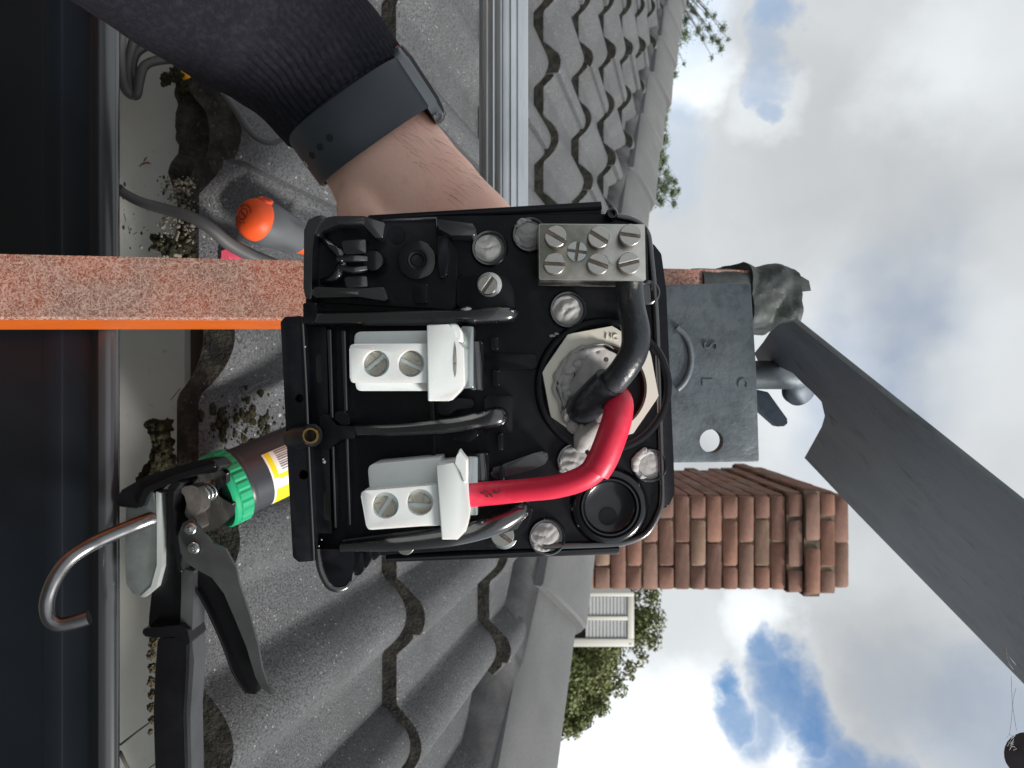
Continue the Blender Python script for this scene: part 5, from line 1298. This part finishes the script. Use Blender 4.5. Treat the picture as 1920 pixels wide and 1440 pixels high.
# loose sand grains spilling from the mortar
bm = bmesh.new(); rnd = random.Random(9)
for i in range(520):
    t = rnd.random(); x = 318 + rnd.gauss(34, 22); y = 330 + 160 * t; x -= 18 * t
    z = .553 + (x - 320) * .00022 - .004
    s = rnd.choice((1.6, 2, 2.4, 3, 4.2)) * z / F; c = P(x, y, z + rnd.uniform(-.003, .004))
    res = bmesh.ops.create_icosphere(bm, subdivisions=1, radius=s, matrix=Matrix.Translation(c) @ Matrix.Diagonal((rnd.uniform(.8, 1.2), 1, rnd.uniform(.8, 1.2), 1)))
o = obj('sand_grains', fin(bm), M['grain'], None, 180); tag(o, 'loose pale sand grains spilling from the mortar under the tile edge', 'sand'); o['kind'] = 'stuff'
bm = bmesh.new(); lump(bm, P(508, 779, .66), 12 * .66 / F, 5, 3, .35, 1.5, (1, .4, 1.5)); o = obj('paint_flake', fin(bm), M['flake'], None); tag(o, 'small pale flake lying on the dark tile beside the box', 'debris')
# litter inside the gutter, on its back wall
bm = bmesh.new()
for (x, y, dx, dy) in ((262, 312, 9, -8), (274, 306, 10, 2), (270, 302, 6, -8), (268, 308, 12, -4)):
    a = P(x, y, .602); add_tube(bm, [a, P(x + dx * .5, y + dy * .5 - 1, .600), P(x + dx, y + dy, .601)], [.0006, .0005, .0002], 5, 3)
o = obj('dry_leaf', fin(bm), M['red_leaf'], None); tag(o, 'dry reddish leaf stalk stuck inside the grey gutter', 'leaf')
bm = bmesh.new()
for i in range(24):
    x, y = rnd.uniform(228, 325), rnd.uniform(320, 470); lump(bm, P(x, y, .602), rnd.choice((1, 1.4, 2, 3.4)) * .6 / F, i, 1, .5, 1.5, (1.4, .5, .8))
for (x, y, dx, dy) in ((232, 400, 4, 14), (250, 440, 7, -5), (240, 425, 3, 9), (300, 350, 6, 3), (320, 750, 18, -22)):
    add_tube(bm, [P(x, y, .6015), P(x + dx, y + dy, .6005)], .0003, 4, 1)
o = obj('gutter_litter', fin(bm), M['debris'], None); tag(o, 'scattered dark crumbs and twigs in the grey gutter', 'litter'); o['kind'] = 'stuff'
bm = bmesh.new()
add_tube(bm, [P(226, 1396, .50), P(252, 1376, .53), P(278, 1357, .55)], .0008, 6, 3); add_tube(bm, [P(225, 1410, .50), P(232, 1425, .51), P(245, 1450, .53)], .0012, 6, 3)
add_tube(bm, [P(280, 1440, .54), P(292, 1432, .54)], .0006, 5, 1)
o = obj('twig', fin(bm), M['debris'], None); tag(o, 'thin dark twigs crossing the gutter beside the gun handle', 'twig')
def surf_pt(px, py, lift=0.0):
    dx, dz = (py - 720) / F, (px - 960) / F; Y = .6
    for _ in range(40):
        x = dx * Y; u = ((x - CREST0) / SP) % 1; d = min(u, 1 - u)
        hh = RH * rprof(d)
        zs = EZ + T + .001 + (Y - EY) * math.tan(A - TILT) + hh + lift
        Y += max(-.03, min(.03, (zs - dz * Y) / (dz - math.tan(A - TILT)) * .7)) if abs(zs - dz * Y) > 1e-5 else 0
    return P(px, py, Y)
bm = bmesh.new()  # dark crumbs scattered as dirt and as the box's shade on the tile
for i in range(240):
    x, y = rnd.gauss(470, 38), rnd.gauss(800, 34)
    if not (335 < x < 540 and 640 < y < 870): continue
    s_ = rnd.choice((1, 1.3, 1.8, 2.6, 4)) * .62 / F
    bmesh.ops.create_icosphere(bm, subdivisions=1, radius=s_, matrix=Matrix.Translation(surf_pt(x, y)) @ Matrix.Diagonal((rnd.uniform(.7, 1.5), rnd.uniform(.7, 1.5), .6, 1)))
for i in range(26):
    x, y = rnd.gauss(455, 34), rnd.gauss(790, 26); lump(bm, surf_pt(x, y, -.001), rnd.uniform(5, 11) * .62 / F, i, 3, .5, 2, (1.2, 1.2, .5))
o = obj('dirt_shade_crumbs', fin(bm), M['moss'], None, 180); tag(o, 'dark crumbs on the tile behind the caulking gun, standing for dirt and shade', 'litter'); o['kind'] = 'stuff'
# cobweb threads over the tile between ladder and gun
bm = bmesh.new()
for i in range(34):
    x, y = rnd.uniform(345, 470), rnd.uniform(640, 800); x2, y2 = x + rnd.uniform(-60, 60), y + rnd.uniform(-45, 45)
    add_tube(bm, [P(x, y, .60), P((x + x2) / 2, (y + y2) / 2 + rnd.uniform(-5, 5), .60), P(x2, y2, .605)], .00009, 3, 3)
for p in (((315, 770), (340, 738)), ((322, 762), (340, 782)), ((308, 784), (336, 788))): add_tube(bm, [P(p[0][0], p[0][1], .57), P(p[1][0], p[1][1], .58)], .00016, 3, 1)
o = obj('cobweb', fin(bm), M['web'], None); tag(o, 'pale cobweb threads over the dark tile hollow between ladder and caulking gun', 'cobweb'); o['kind'] = 'stuff'
